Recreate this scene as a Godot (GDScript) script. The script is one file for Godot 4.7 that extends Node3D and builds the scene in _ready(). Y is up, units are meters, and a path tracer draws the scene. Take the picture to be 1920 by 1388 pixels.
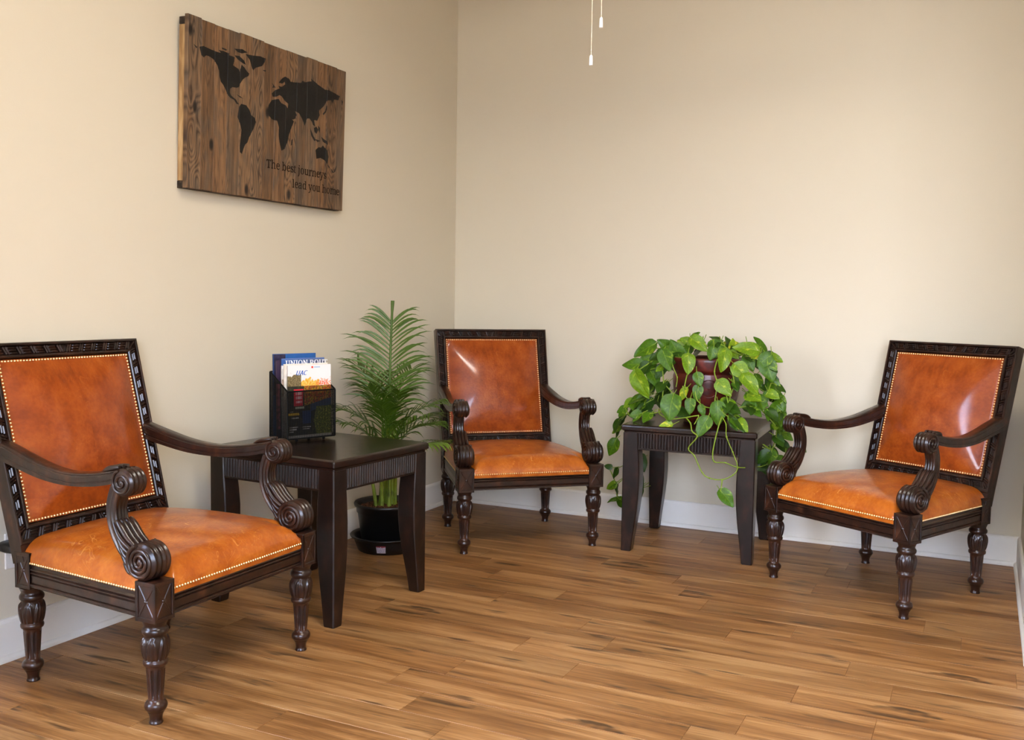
extends Node3D

# ---------------------------------------------------------------- scene, light, order of work
func _ready():
	# camera
	var yaw := -0.4493428
	var pitch := -0.0709201
	var roll := 0.0158677
	var fw := Vector3(sin(yaw) * cos(pitch), sin(pitch), -cos(yaw) * cos(pitch))
	var rt := fw.cross(Vector3.UP).normalized()
	var up := rt.cross(fw)
	var cam := Camera3D.new()
	cam.name = "camera"
	cam.fov = 41.388
	cam.near = 0.05
	cam.far = 200.0
	cam.transform = Transform3D(Basis(rt * cos(roll) + up * sin(roll), up * cos(roll) - rt * sin(roll), -fw), Vector3(2.6712, 1.13, 4.7907))
	add_child(cam)
	cam.current = true
	# sky and exposure
	var sky_mat := ProceduralSkyMaterial.new()
	sky_mat.sky_top_color = Color(0.74, 0.83, 1.0)
	sky_mat.sky_horizon_color = Color(0.96, 0.96, 0.97)
	sky_mat.ground_horizon_color = Color(0.80, 0.78, 0.74)
	sky_mat.ground_bottom_color = Color(0.55, 0.52, 0.48)
	sky_mat.sky_energy_multiplier = 1.0
	sky_mat.ground_energy_multiplier = 1.0
	var sky := Sky.new()
	sky.sky_material = sky_mat
	var env := Environment.new()
	env.background_mode = Environment.BG_SKY
	env.sky = sky
	env.background_energy_multiplier = 34.0
	env.tonemap_mode = Environment.TONE_MAPPER_LINEAR
	env.tonemap_exposure = 1.0
	env.sdfgi_enabled = true
	env.ssao_enabled = true
	env.ssil_enabled = true
	var we := WorldEnvironment.new()
	we.name = "world_environment"
	we.environment = env
	add_child(we)
	build_materials()
	build_room()
	build_floor()
	build_chairs()
	build_tables()
	build_wall_board()
	build_palm()
	build_pothos()
	build_magazines()
	build_outlet()
	build_fan()

# ---------------------------------------------------------------- helpers
var M := {}
var copies_of := {}

class Geo:
	var st := SurfaceTool.new()
	var uv := false
	var group := 0
	func _init(with_uv := false):
		st.begin(Mesh.PRIMITIVE_TRIANGLES)
		uv = with_uv
		st.set_smooth_group(0)
	func smooth(on: bool):
		group = 0 if on else -1
		st.set_smooth_group(group)
	func tri(a: Vector3, b: Vector3, c: Vector3, ua := Vector2.ZERO, ub := Vector2.ZERO, uc := Vector2.ZERO):
		# a, b, c run anticlockwise seen from outside
		if uv: st.set_uv(ua)
		st.add_vertex(a)
		if uv: st.set_uv(uc)
		st.add_vertex(c)
		if uv: st.set_uv(ub)
		st.add_vertex(b)
	func quad(a: Vector3, b: Vector3, c: Vector3, d: Vector3, ua := Vector2.ZERO, ub := Vector2.ZERO, uc := Vector2.ZERO, ud := Vector2.ZERO):
		tri(a, b, c, ua, ub, uc)
		tri(a, c, d, ua, uc, ud)
	func face_out(p: Array, mid: Vector3):
		# a flat convex face turned away from mid
		var n: Vector3 = (p[1] - p[0]).cross(p[2] - p[0])
		var q := p.duplicate()
		if n.dot(p[0] - mid) < 0.0:
			q.reverse()
		for i in range(1, q.size() - 1):
			tri(q[0], q[i], q[i + 1])
	func box(mid: Vector3, size: Vector3, bevel := 0.0, turn := Basis.IDENTITY):
		var was := group
		smooth(false)
		var h := size * 0.5
		var v := func(s: Vector3, k: int) -> Vector3:
			var p := Vector3.ZERO
			for a in 3:
				p[a] = s[a] * (h[a] if a == k else h[a] - bevel)
			return mid + turn * p
		for k in 3:
			var a := (k + 1) % 3
			var b := (k + 2) % 3
			for sk in [-1.0, 1.0]:
				var pts := []
				for c in [[-1.0, -1.0], [1.0, -1.0], [1.0, 1.0], [-1.0, 1.0]]:
					var s := Vector3.ZERO
					s[k] = sk
					s[a] = c[0]
					s[b] = c[1]
					pts.append(v.call(s, k))
				face_out(pts, mid)
			if bevel > 0.0:
				for sa in [-1.0, 1.0]:
					for sb in [-1.0, 1.0]:
						var s0 := Vector3.ZERO
						s0[k] = -1.0
						s0[a] = sa
						s0[b] = sb
						var s1 := s0
						s1[k] = 1.0
						face_out([v.call(s0, a), v.call(s1, a), v.call(s1, b), v.call(s0, b)], mid)
		if bevel > 0.0:
			for sx in [-1.0, 1.0]:
				for sy in [-1.0, 1.0]:
					for sz in [-1.0, 1.0]:
						var s := Vector3(sx, sy, sz)
						face_out([v.call(s, 0), v.call(s, 1), v.call(s, 2)], mid)
		st.set_smooth_group(was)
		group = was
	func bar(a: Vector3, b: Vector3, wide: float, high: float, upward: Vector3, bevel := 0.0):
		# a bevelled bar from a to b, high along upward
		var z := (b - a).normalized()
		var x := upward.cross(z).normalized()
		box((a + b) * 0.5, Vector3(wide, high, a.distance_to(b)), bevel, Basis(x, z.cross(x), z))
	func rows(r: Array, close_across := false, uv_rect := Rect2()):
		# r: an array of PackedVector3Array; anticlockwise outside when (across) x (along) points out
		var n: int = r.size()
		var m: int = r[0].size()
		for i in n - 1:
			for j in (m if close_across else m - 1):
				var k := (j + 1) % m
				var u0 := uv_rect.position + uv_rect.size * Vector2(float(j) / (m - 1), float(i) / (n - 1))
				var u1 := uv_rect.position + uv_rect.size * Vector2(float(j + 1) / (m - 1), float(i + 1) / (n - 1))
				quad(r[i][j], r[i][k], r[i + 1][k], r[i + 1][j], u0, Vector2(u1.x, u0.y), u1, Vector2(u0.x, u1.y))
	func cap(ring: PackedVector3Array, flip := false):
		var was := group
		smooth(false)
		var c := Vector3.ZERO
		for p in ring: c += p
		c /= ring.size()
		for i in ring.size():
			var a := ring[i]
			var b := ring[(i + 1) % ring.size()]
			if flip: tri(c, b, a)
			else: tri(c, a, b)
		st.set_smooth_group(was)
		group = was
	func lathe(profile: Array, seg: int, shape = null, at := Transform3D.IDENTITY, caps := true):
		# profile: Vector2(radius, height) from bottom to top; shape(angle, height, radius) -> radius
		var r := []
		for p in profile:
			var ring := PackedVector3Array()
			for j in seg:
				var a := -TAU * j / seg
				var rad: float = p.x if shape == null else shape.call(a, p.y, p.x)
				ring.append(at * Vector3(cos(a) * rad, p.y, sin(a) * rad))
			r.append(ring)
		rows(r, true)
		if caps:
			cap(r[0], true)
			cap(r[-1])
	func sweep(path: Array, profile: Callable, side: Vector3, caps := true):
		# profile(i, t) -> closed PackedVector2Array, anticlockwise, x along side, y along side x tangent
		var r := []
		var n := path.size()
		for i in n:
			var tan: Vector3 = (path[mini(i + 1, n - 1)] - path[maxi(i - 1, 0)]).normalized()
			var x := (side - tan * side.dot(tan)).normalized()
			var y := tan.cross(x)
			var ring := PackedVector3Array()
			for p in profile.call(i, float(i) / (n - 1)):
				ring.append(path[i] + x * p.x + y * p.y)
			r.append(ring)
		rows(r, true)
		if caps:
			cap(r[0], true)
			cap(r[-1])
	func tube(path: Array, radius: Callable, seg := 6):
		var r := []
		var n := path.size()
		var x := Vector3.ZERO
		for i in n:
			var tan: Vector3 = (path[mini(i + 1, n - 1)] - path[maxi(i - 1, 0)]).normalized()
			if x == Vector3.ZERO:
				x = tan.cross(Vector3(0.31, 0.9, 0.2)).normalized()
			x = (x - tan * x.dot(tan)).normalized()
			var y := tan.cross(x)
			var ring := PackedVector3Array()
			var rad: float = radius.call(float(i) / (n - 1))
			for j in seg:
				var a := TAU * j / seg
				ring.append(path[i] + (x * cos(a) + y * sin(a)) * rad)
			r.append(ring)
		rows(r, true)
		cap(r[0], true)
		cap(r[-1])
	func dome(at: Vector3, normal: Vector3, rad: float, high: float, seg := 6):
		var x := normal.cross(Vector3(0.3, 0.8, 0.5)).normalized()
		var y := normal.cross(x)
		var r := []
		for k in 2:
			var ring := PackedVector3Array()
			for j in seg:
				var a := TAU * j / seg
				ring.append(at + (x * cos(a) + y * sin(a)) * rad * (1.0 if k == 0 else 0.7) + normal * high * (0.0 if k == 0 else 0.7))
			r.append(ring)
		rows(r, true)
		for j in seg:
			tri(r[1][j], r[1][(j + 1) % seg], at + normal * high)
	func done() -> ArrayMesh:
		st.generate_normals()
		st.index()
		return st.commit()

func part(called: String, shape, material: Material, parent: Node) -> MeshInstance3D:
	var o := MeshInstance3D.new()
	o.name = called
	o.mesh = shape.done() if shape is Geo else shape
	o.material_override = material
	o.cast_shadow = GeometryInstance3D.SHADOW_CASTING_SETTING_ON
	parent.add_child(o, true)
	return o

func numbered(called: String) -> String:
	var n: int = copies_of.get(called, 0)
	copies_of[called] = n + 1
	return called if n == 0 else "%s_%03d" % [called, n]

func thing(called: String, label: String, category: String, at := Vector3.ZERO, turn := 0.0, group := "") -> Node3D:
	var o := Node3D.new()
	o.name = numbered(called)
	add_child(o)
	o.position = at
	o.rotation.y = turn
	tag(o, label, category, group)
	return o

func tag(o: Node, label: String, category: String, group := ""):
	o.set_meta("label", label)
	o.set_meta("category", category)
	if group != "":
		o.set_meta("group", group)

func struct(called: String, shape, material: Material, label := "", category := "") -> MeshInstance3D:
	var o := part(called, shape, material, self)
	o.set_meta("kind", "structure")
	if label != "":
		tag(o, label, category)
	return o

func stuff(o: Node) -> Node:
	o.set_meta("kind", "stuff")
	return o

func curve(points: Array, steps: int) -> Array:
	# a smooth path through the points
	var c := Curve3D.new()
	var n := points.size()
	for i in n:
		var d: Vector3 = (points[mini(i + 1, n - 1)] - points[maxi(i - 1, 0)]) / 6.0
		c.add_point(points[i], -d, d)
	var out := []
	for i in steps + 1:
		var t := float(i) / steps * (n - 1)
		out.append(c.sample(mini(int(t), n - 2), t - mini(int(t), n - 2)))
	return out

func ellipse(rx: float, ry: float, n: int) -> PackedVector2Array:
	var p := PackedVector2Array()
	for i in n:
		p.append(Vector2(cos(TAU * i / n) * rx, sin(TAU * i / n) * ry))
	return p

# ---------------------------------------------------------------- materials
func noise(seed_: int, freq: float, octaves := 3) -> FastNoiseLite:
	var n := FastNoiseLite.new()
	n.seed = seed_
	n.noise_type = FastNoiseLite.TYPE_SIMPLEX_SMOOTH
	n.frequency = freq
	n.fractal_octaves = octaves
	n.fractal_type = FastNoiseLite.FRACTAL_FBM if octaves > 1 else FastNoiseLite.FRACTAL_NONE
	return n

func painted(w: int, h: int, at: Callable) -> ImageTexture:
	var b := PackedByteArray()
	b.resize(w * h * 3)
	var k := 0
	for y in h:
		for x in w:
			var c: Color = at.call(x, y)
			b[k] = clampi(int(c.r * 255.0), 0, 255)
			b[k + 1] = clampi(int(c.g * 255.0), 0, 255)
			b[k + 2] = clampi(int(c.b * 255.0), 0, 255)
			k += 3
	return ImageTexture.create_from_image(Image.create_from_data(w, h, false, Image.FORMAT_RGB8, b))

func mat(key: String, color: Color, rough: float, spec := 0.5) -> StandardMaterial3D:
	var m := StandardMaterial3D.new()
	m.resource_name = key
	m.albedo_color = color
	m.roughness = rough
	m.metallic_specular = spec
	M[key] = m
	return m

func tri_map(m: StandardMaterial3D, scale: Vector3, world := false):
	m.uv1_triplanar = true
	m.uv1_world_triplanar = world
	m.uv1_scale = scale

func bumps(seed_: int, freq: float, octaves: int, strength: float, side := 512) -> NoiseTexture2D:
	var t := NoiseTexture2D.new()
	t.width = side
	t.height = side
	t.seamless = true
	t.as_normal_map = true
	t.bump_strength = strength
	t.noise = noise(seed_, freq, octaves)
	return t

func ramp_noise(seed_: int, freq: float, octaves: int, colors: Array, side := 512) -> NoiseTexture2D:
	var g := Gradient.new()
	var offs := PackedFloat32Array()
	var cols := PackedColorArray()
	for c in colors:
		offs.append(c[0])
		cols.append(c[1])
	g.offsets = offs
	g.colors = cols
	var t := NoiseTexture2D.new()
	t.width = side
	t.height = side
	t.seamless = true
	t.noise = noise(seed_, freq, octaves)
	t.color_ramp = g
	return t

func leather(key: String, seed_: int, dark: Color, mid: Color, light: Color, crease: Color, creases: float):
	# aniline leather: cloudy dye with pale creases and scratches where the finish has cracked
	var cloud := noise(seed_, 0.011, 4)
	var fine := noise(seed_ + 1, 0.06, 3)
	var wx := noise(seed_ + 2, 0.008, 2)
	var line := noise(seed_ + 3, 0.016, 2)
	var line2 := noise(seed_ + 4, 0.022, 2)
	var where := noise(seed_ + 5, 0.006, 2)
	var at := func(x: int, y: int) -> Color:
		var c := cloud.get_noise_2d(x, y) * 0.9 + fine.get_noise_2d(x, y) * 0.35
		var col := mid.lerp(light, clampf(c * 1.6, 0.0, 1.0)) if c > 0.0 else mid.lerp(dark, clampf(-c * 1.6, 0.0, 1.0))
		var warp := wx.get_noise_2d(x, y) * 40.0
		var l := minf(absf(line.get_noise_2d(x + warp, y * 0.7 - warp)), absf(line2.get_noise_2d(x * 0.6 - warp, y + warp)))
		var k := clampf(1.0 - l / 0.022, 0.0, 1.0) * clampf(where.get_noise_2d(x, y) * 3.0 + 0.15, 0.0, 1.0) * creases
		return col.lerp(crease, k)
	var m := mat(key, Color.WHITE, 0.40, 0.28)
	m.albedo_texture = painted(512, 512, at)
	tri_map(m, Vector3.ONE * 1.9)
	m.normal_enabled = true
	m.normal_texture = bumps(seed_ + 7, 0.09, 4, 3.0)
	m.normal_scale = 0.25
	m.clearcoat_enabled = true
	m.clearcoat = 0.65
	m.clearcoat_roughness = 0.14

func dark_wood(key: String, seed_: int, scale: Vector3, rough: float, lift := 1.0):
	# espresso stain, worn to a redder brown in patches
	var m := mat(key, Color.WHITE, rough, 0.40)
	m.albedo_texture = ramp_noise(seed_, 0.013, 4, [[0.0, Color(0.050, 0.026, 0.018) * lift], [0.45, Color(0.085, 0.046, 0.031) * lift], [0.66, Color(0.125, 0.068, 0.044) * lift], [0.90, Color(0.200, 0.118, 0.074) * lift]], 512)
	tri_map(m, scale)
	m.normal_enabled = true
	m.normal_texture = bumps(seed_ + 3, 0.05, 3, 2.0, 256)
	m.normal_scale = 0.12
	m.clearcoat_enabled = true
	m.clearcoat = 0.30
	m.clearcoat_roughness = 0.2

func floor_texture() -> ImageTexture:
	# rustic oak print of the vinyl planks: long streaks, cathedral figure, dark mineral marks
	var streak := noise(11, 1.0, 4)
	var fine := noise(12, 1.0, 3)
	var figure := noise(13, 1.0, 2)
	var mark := noise(14, 1.0, 3)
	var tone := noise(15, 1.0, 2)
	var pale := Color(0.680, 0.510, 0.325)
	var mid := Color(0.560, 0.390, 0.220)
	var deep := Color(0.430, 0.280, 0.145)
	var black := Color(0.215, 0.145, 0.085)
	var at := func(x: int, y: int) -> Color:
		var u := x * 0.00107
		var v := y * 0.00107
		var f := figure.get_noise_2d(u * 1.3, v * 8.0)
		var ring := sin(f * 40.0)
		var s := 0.56 * streak.get_noise_2d(u * 1.3, v * 24.0) + 0.42 * fine.get_noise_2d(u * 3.5, v * 120.0) + 0.07 * ring + 0.55 * tone.get_noise_2d(u * 0.9, v * 6.0)
		var c := mid.lerp(pale, clampf(s * 1.5, 0.0, 1.0)) if s > 0.0 else mid.lerp(deep, clampf(-s * 1.7, 0.0, 1.0))
		var d := mark.get_noise_2d(u * 2.4, v * 15.0) + 0.05 * ring + 0.10 * fine.get_noise_2d(u * 7.0, v * 110.0)
		return c.lerp(black, clampf((d - 0.39) * 2.6, 0.0, 0.75))
	return painted(2048, 1024, at)

func build_materials():
	var wall := mat("wall_paint", Color(0.800, 0.760, 0.675), 0.75, 0.35)
	wall.normal_enabled = true
	wall.normal_texture = bumps(3, 0.08, 3, 1.5, 512)
	wall.normal_scale = 0.12
	tri_map(wall, Vector3.ONE * 3.0)
	mat("ceiling_paint", Color(0.84, 0.78, 0.65), 0.85, 0.3)
	mat("trim_paint", Color(0.88, 0.86, 0.82), 0.42, 0.5)
	leather("leather", 21, Color(0.465, 0.185, 0.042), Color(0.550, 0.240, 0.058), Color(0.620, 0.300, 0.085), Color(0.76, 0.48, 0.24), 0.30)
	leather("creased_leather", 41, Color(0.560, 0.255, 0.055), Color(0.655, 0.335, 0.083), Color(0.730, 0.415, 0.130), Color(0.90, 0.66, 0.36), 0.85)
	dark_wood("dark_wood", 61, Vector3(2.2, 1.3, 2.2), 0.29, 1.50)
	dark_wood("table_wood", 71, Vector3(2.0, 1.2, 2.0), 0.36)
	dark_wood("table_top_wood", 75, Vector3(0.8, 2.0, 3.0), 0.24)
	mat("groove_wood", Color(0.045, 0.022, 0.015), 0.5, 0.4)
	var brass := mat("brass", Color(0.95, 0.84, 0.62), 0.30, 0.5)
	brass.metallic = 1.0
	var planks := mat("floor_planks", Color.WHITE, 0.40, 0.36)
	planks.albedo_texture = floor_texture()
	planks.vertex_color_use_as_albedo = true
	planks.normal_enabled = true
	planks.normal_texture = bumps(17, 0.05, 3, 1.5, 512)
	planks.normal_scale = 0.10
	mat("subfloor", Color(0.12, 0.08, 0.05), 0.9, 0.2)
	mat("black_plastic", Color(0.030, 0.030, 0.032), 0.42, 0.5)
	mat("black_metal", Color(0.018, 0.018, 0.020), 0.6, 0.3)
	mat("white_plastic", Color(0.86, 0.84, 0.80), 0.35, 0.5)
	mat("dark_slot", Color(0.05, 0.04, 0.04), 0.8, 0.2)
	var soil := mat("soil", Color.WHITE, 0.95, 0.2)
	soil.albedo_texture = ramp_noise(81, 0.06, 3, [[0.25, Color(0.10, 0.06, 0.04)], [0.55, Color(0.28, 0.17, 0.11)], [0.8, Color(0.50, 0.36, 0.26)]], 256)
	tri_map(soil, Vector3.ONE * 6.0)
	var pane := mat("window_glass", Color(1, 1, 1, 0.06), 0.02, 0.5)
	pane.transparency = BaseMaterial3D.TRANSPARENCY_ALPHA
	mat("aluminium_frame", Color(0.25, 0.24, 0.23), 0.4, 0.5)
	mat("asphalt", Color(0.50, 0.48, 0.45), 0.9, 0.2)

# ---------------------------------------------------------------- the room
const ROOM_X := 5.6
const ROOM_Z := 6.4
const ROOM_Y := 3.30
const RIGHT_X := 2.851
const RETURN_Z := 1.35

func slab(g: Geo, x0: float, y0: float, z0: float, x1: float, y1: float, z1: float):
	g.box(Vector3(x0 + x1, y0 + y1, z0 + z1) * 0.5, Vector3(x1 - x0, y1 - y0, z1 - z0))

func window(called: String, at: Vector3, wide: float, high: float, turn: float, bays: int, label: String):
	# an aluminium shopfront window: at = middle of its sill, wide along its own x
	var o := thing(called, label, "window", at, turn)
	o.set_meta("kind", "structure")
	var f := Geo.new()
	var t := 0.05
	f.box(Vector3(0, t * 0.5, 0), Vector3(wide, t, 0.1), 0.003)
	f.box(Vector3(0, high - t * 0.5, 0), Vector3(wide, t, 0.1), 0.003)
	for i in bays + 1:
		f.box(Vector3(-wide * 0.5 + t * 0.5 + (wide - t) * i / bays, high * 0.5, 0), Vector3(t, high - 2 * t, 0.1), 0.003)
	part("frame", f, M.aluminium_frame, o)
	for i in bays:
		var p := Geo.new()
		var w := (wide - t) / bays - t
		p.box(Vector3(-wide * 0.5 + t * 0.5 + (wide - t) * (i + 0.5) / bays, high * 0.5, 0), Vector3(w + 0.01, high - 2 * t + 0.01, 0.006))
		part("pane", p, M.window_glass, o)

func troffer(at: Vector3):
	# a recessed-style ceiling light with a glowing diffuser, out of frame above the camera
	var o := thing("ceiling_light", "rectangular white ceiling light with a glowing diffuser, above the camera", "ceiling light", at)
	var g := Geo.new()
	for s in [-1.0, 1.0]:
		g.box(Vector3(s * 0.61, -0.03, 0), Vector3(0.03, 0.06, 0.65), 0.003)
		g.box(Vector3(0, -0.03, s * 0.31), Vector3(1.19, 0.06, 0.03), 0.003)
	part("frame", g, M.white_plastic, o)
	g = Geo.new()
	g.box(Vector3(0, -0.035, 0), Vector3(1.19, 0.01, 0.59))
	var m := mat("light_diffuser", Color(0.9, 0.9, 0.88), 0.6, 0.3)
	m.emission_enabled = true
	m.emission = Color(1.0, 0.975, 0.93)
	m.emission_energy_multiplier = 1.5
	part("diffuser", g, m, o)
	var l := AreaLight3D.new()
	l.name = "ceiling_light_lamp"
	l.area_size = Vector2(1.18, 0.58)
	l.area_range = 15.0
	l.area_attenuation = 2.0
	l.light_color = Color(1.0, 0.975, 0.93)
	l.light_energy = 8.2
	l.shadow_enabled = true
	l.rotation = Vector3(-PI / 2, 0, 0)
	l.position = Vector3(0, -0.05, 0)
	o.add_child(l)

func skirting(g: Geo, a: Vector3, b: Vector3, out: Vector3):
	# flat board with a small eased top
	var h := 0.131
	var prof := [Vector2(0, 0), Vector2(0.013, 0), Vector2(0.013, h - 0.012), Vector2(0.011, h - 0.006), Vector2(0.007, h - 0.001), Vector2(0.0, h)]
	lay(g, prof, a, b, out)

func lay(g: Geo, prof: Array, a: Vector3, b: Vector3, out: Vector3):
	g.smooth(false)
	var r := []
	for p in [b, a]:
		var row := PackedVector3Array()
		for q in prof:
			row.append(p + out * q.x + Vector3.UP * q.y)
		r.append(row)
	g.rows(r, true)
	g.cap(r[0], true)
	g.cap(r[1])

func shoe(g: Geo, a: Vector3, b: Vector3, out: Vector3):
	var prof := [Vector2(0.011, 0), Vector2(0.024, 0)]
	for i in 6:
		var t := PI * 0.5 * i / 5
		prof.append(Vector2(0.011 + 0.013 * cos(t), 0.006 + 0.014 * sin(t)))
	lay(g, prof, a, b, out)

func build_room():
	var t := 0.16
	# left wall, with a shopfront window beyond the camera's left edge
	var g := Geo.new()
	slab(g, -t, -0.1, -t, 0, ROOM_Y, WL[0])
	slab(g, -t, -0.1, WL[0], 0, WL[2], WL[1])
	slab(g, -t, WL[3], WL[0], 0, ROOM_Y, WL[1])
	slab(g, -t, -0.1, WL[1], 0, ROOM_Y, ROOM_Z + t)
	struct("wall_left", g, M.wall_paint)
	g = Geo.new()
	slab(g, 0, -0.1, -t, RIGHT_X + t, ROOM_Y, 0)
	struct("wall_back", g, M.wall_paint)
	g = Geo.new()
	slab(g, RIGHT_X, -0.1, 0, RIGHT_X + t, ROOM_Y, RETURN_Z)
	struct("wall_right", g, M.wall_paint)
	g = Geo.new()
	slab(g, RIGHT_X + t, -0.1, RETURN_Z - t, ROOM_X, ROOM_Y, RETURN_Z)
	struct("wall_return", g, M.wall_paint)
	g = Geo.new()
	slab(g, ROOM_X, -0.1, RETURN_Z - t, ROOM_X + t, ROOM_Y, ROOM_Z + t)
	struct("wall_far_right", g, M.wall_paint)
	g = Geo.new()
	slab(g, 0, -0.1, ROOM_Z, WF[0], ROOM_Y, ROOM_Z + t)
	slab(g, WF[0], -0.1, ROOM_Z, WF[1], WF[2], ROOM_Z + t)
	slab(g, WF[0], WF[3], ROOM_Z, WF[1], ROOM_Y, ROOM_Z + t)
	slab(g, WF[1], -0.1, ROOM_Z, ROOM_X, ROOM_Y, ROOM_Z + t)
	struct("wall_front", g, M.wall_paint)
	g = Geo.new()
	slab(g, -t, ROOM_Y, -t, ROOM_X + t, ROOM_Y + 0.15, ROOM_Z + t)
	struct("ceiling", g, M.ceiling_paint)
	window("window_1", Vector3(-0.1, WL[2], (WL[0] + WL[1]) * 0.5), WL[1] - WL[0], WL[3] - WL[2], PI / 2, 1, "tall narrow shopfront window in the left wall behind the camera")
	window("window_2", Vector3((WF[0] + WF[1]) * 0.5, WF[2], ROOM_Z + 0.1), WF[1] - WF[0], WF[3] - WF[2], 0.0, 3, "wide shopfront window in the front wall behind the camera")
	troffer(Vector3(2.4, ROOM_Y, 3.2))
	g = Geo.new()
	slab(g, -30, -0.3, -30, 36, -0.14, 38)
	struct("ground", g, M.asphalt)
	# skirting boards with a quarter-round shoe
	for s in [["left", Vector3(0, 0, 0), Vector3(0, 0, WL[0] - 0.02), Vector3.RIGHT], ["back", Vector3(RIGHT_X, 0, 0), Vector3(0, 0, 0), Vector3.BACK], ["right", Vector3(RIGHT_X, 0, RETURN_Z), Vector3(RIGHT_X, 0, 0), Vector3.LEFT]]:
		g = Geo.new()
		skirting(g, s[1], s[2], s[3])
		var b := struct("baseboard_" + s[0], g, M.trim_paint)
		g = Geo.new()
		shoe(g, s[1], s[2], s[3])
		part("shoe_moulding", g, M.trim_paint, b)

# window openings: from, to, sill, head
const WL := [3.90, 5.80, 0.30, 3.00]
const WF := [2.40, 5.40, 0.90, 2.95]

# ---------------------------------------------------------------- the floor, plank by plank
const PLANK_W := 0.1405
const PLANK_L := 0.879
const FLOOR_Z0 := 0.027

func build_floor():
	var rng := RandomNumberGenerator.new()
	rng.seed = 7
	var g := Geo.new()
	slab(g, 0, -0.1, 0, ROOM_X, -0.006, ROOM_Z)
	var base := struct("floor", g, M.subfloor)
	# where one end joint of each row lies, row by row from the back wall
	var joint := [0.31, 0.62, 0.42, 0.352, 0.460, 0.342, 0.70, 0.766, 0.008, 0.362, 0.166, 0.574, 0.714, 0.461, 0.693, 0.368, 0.249, 0.386, 0.55, 0.12, 0.70, 0.33, 0.80, 0.48]
	var far := Geo.new(true)
	var row := -1
	while FLOOR_Z0 + row * PLANK_W < ROOM_Z:
		var z0 := maxf(FLOOR_Z0 + row * PLANK_W, 0.0)
		var z1 := minf(FLOOR_Z0 + (row + 1) * PLANK_W, ROOM_Z)
		var x: float = (joint[row] if row >= 0 and row < joint.size() else rng.randf() * PLANK_L) - PLANK_L
		while x < ROOM_X:
			var x0 := maxf(x, 0.0)
			var x1 := minf(x + PLANK_L, ROOM_X)
			if row < 0 or row > 23 or x0 > RIGHT_X:
				plank(far, x0, z0, x1, z1, rng)
			else:
				var p := Geo.new(true)
				plank(p, x0, z0, x1, z1, rng)
				part("plank", p, M.floor_planks, base)
			x += PLANK_L
		row += 1
	stuff(part("planks_beyond", far, M.floor_planks, base))

func plank(g: Geo, x0: float, z0: float, x1: float, z1: float, rng: RandomNumberGenerator):
	var tone := 0.90 + 0.20 * rng.randf()
	var warm := rng.randf() * 0.06 - 0.03
	g.st.set_color(Color(tone * (1.0 + warm), tone, tone * (1.0 - warm)))
	var uo := Vector2(rng.randf() * 0.58, rng.randf() * 0.86)
	var b := 0.0012
	var d := 0.0015
	var xs := [x0, x0 + b, x1 - b, x1]
	var zs := [z0, z0 + b, z1 - b, z1]
	g.smooth(false)
	for i in 3:
		for j in 3:
			var p := []
			var q := []
			for c in [[i, j], [i, j + 1], [i + 1, j + 1], [i + 1, j]]:
				var edge: bool = c[0] == 0 or c[0] == 3 or c[1] == 0 or c[1] == 3
				p.append(Vector3(xs[c[0]], -d if edge else 0.0, zs[c[1]]))
				q.append(uo + Vector2((xs[c[0]] - x0) / 2.19, (zs[c[1]] - z0) / 1.095))
			g.quad(p[0], p[1], p[2], p[3], q[0], q[1], q[2], q[3])
	g.st.set_color(Color.WHITE)

# ---------------------------------------------------------------- the carved armchairs
const BACK_TOP := 0.981
const BACK_Z := -0.3885
const BACK_LEAN := 0.26

func back_point(x: float, y: float, out := 0.0) -> Vector3:
	# a point on the leaning face of the chair back, out metres in front of it
	var n := Vector3(0, BACK_LEAN, 1).normalized()
	return Vector3(x, y, BACK_Z + BACK_LEAN * (BACK_TOP - y)) + n * out

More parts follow.
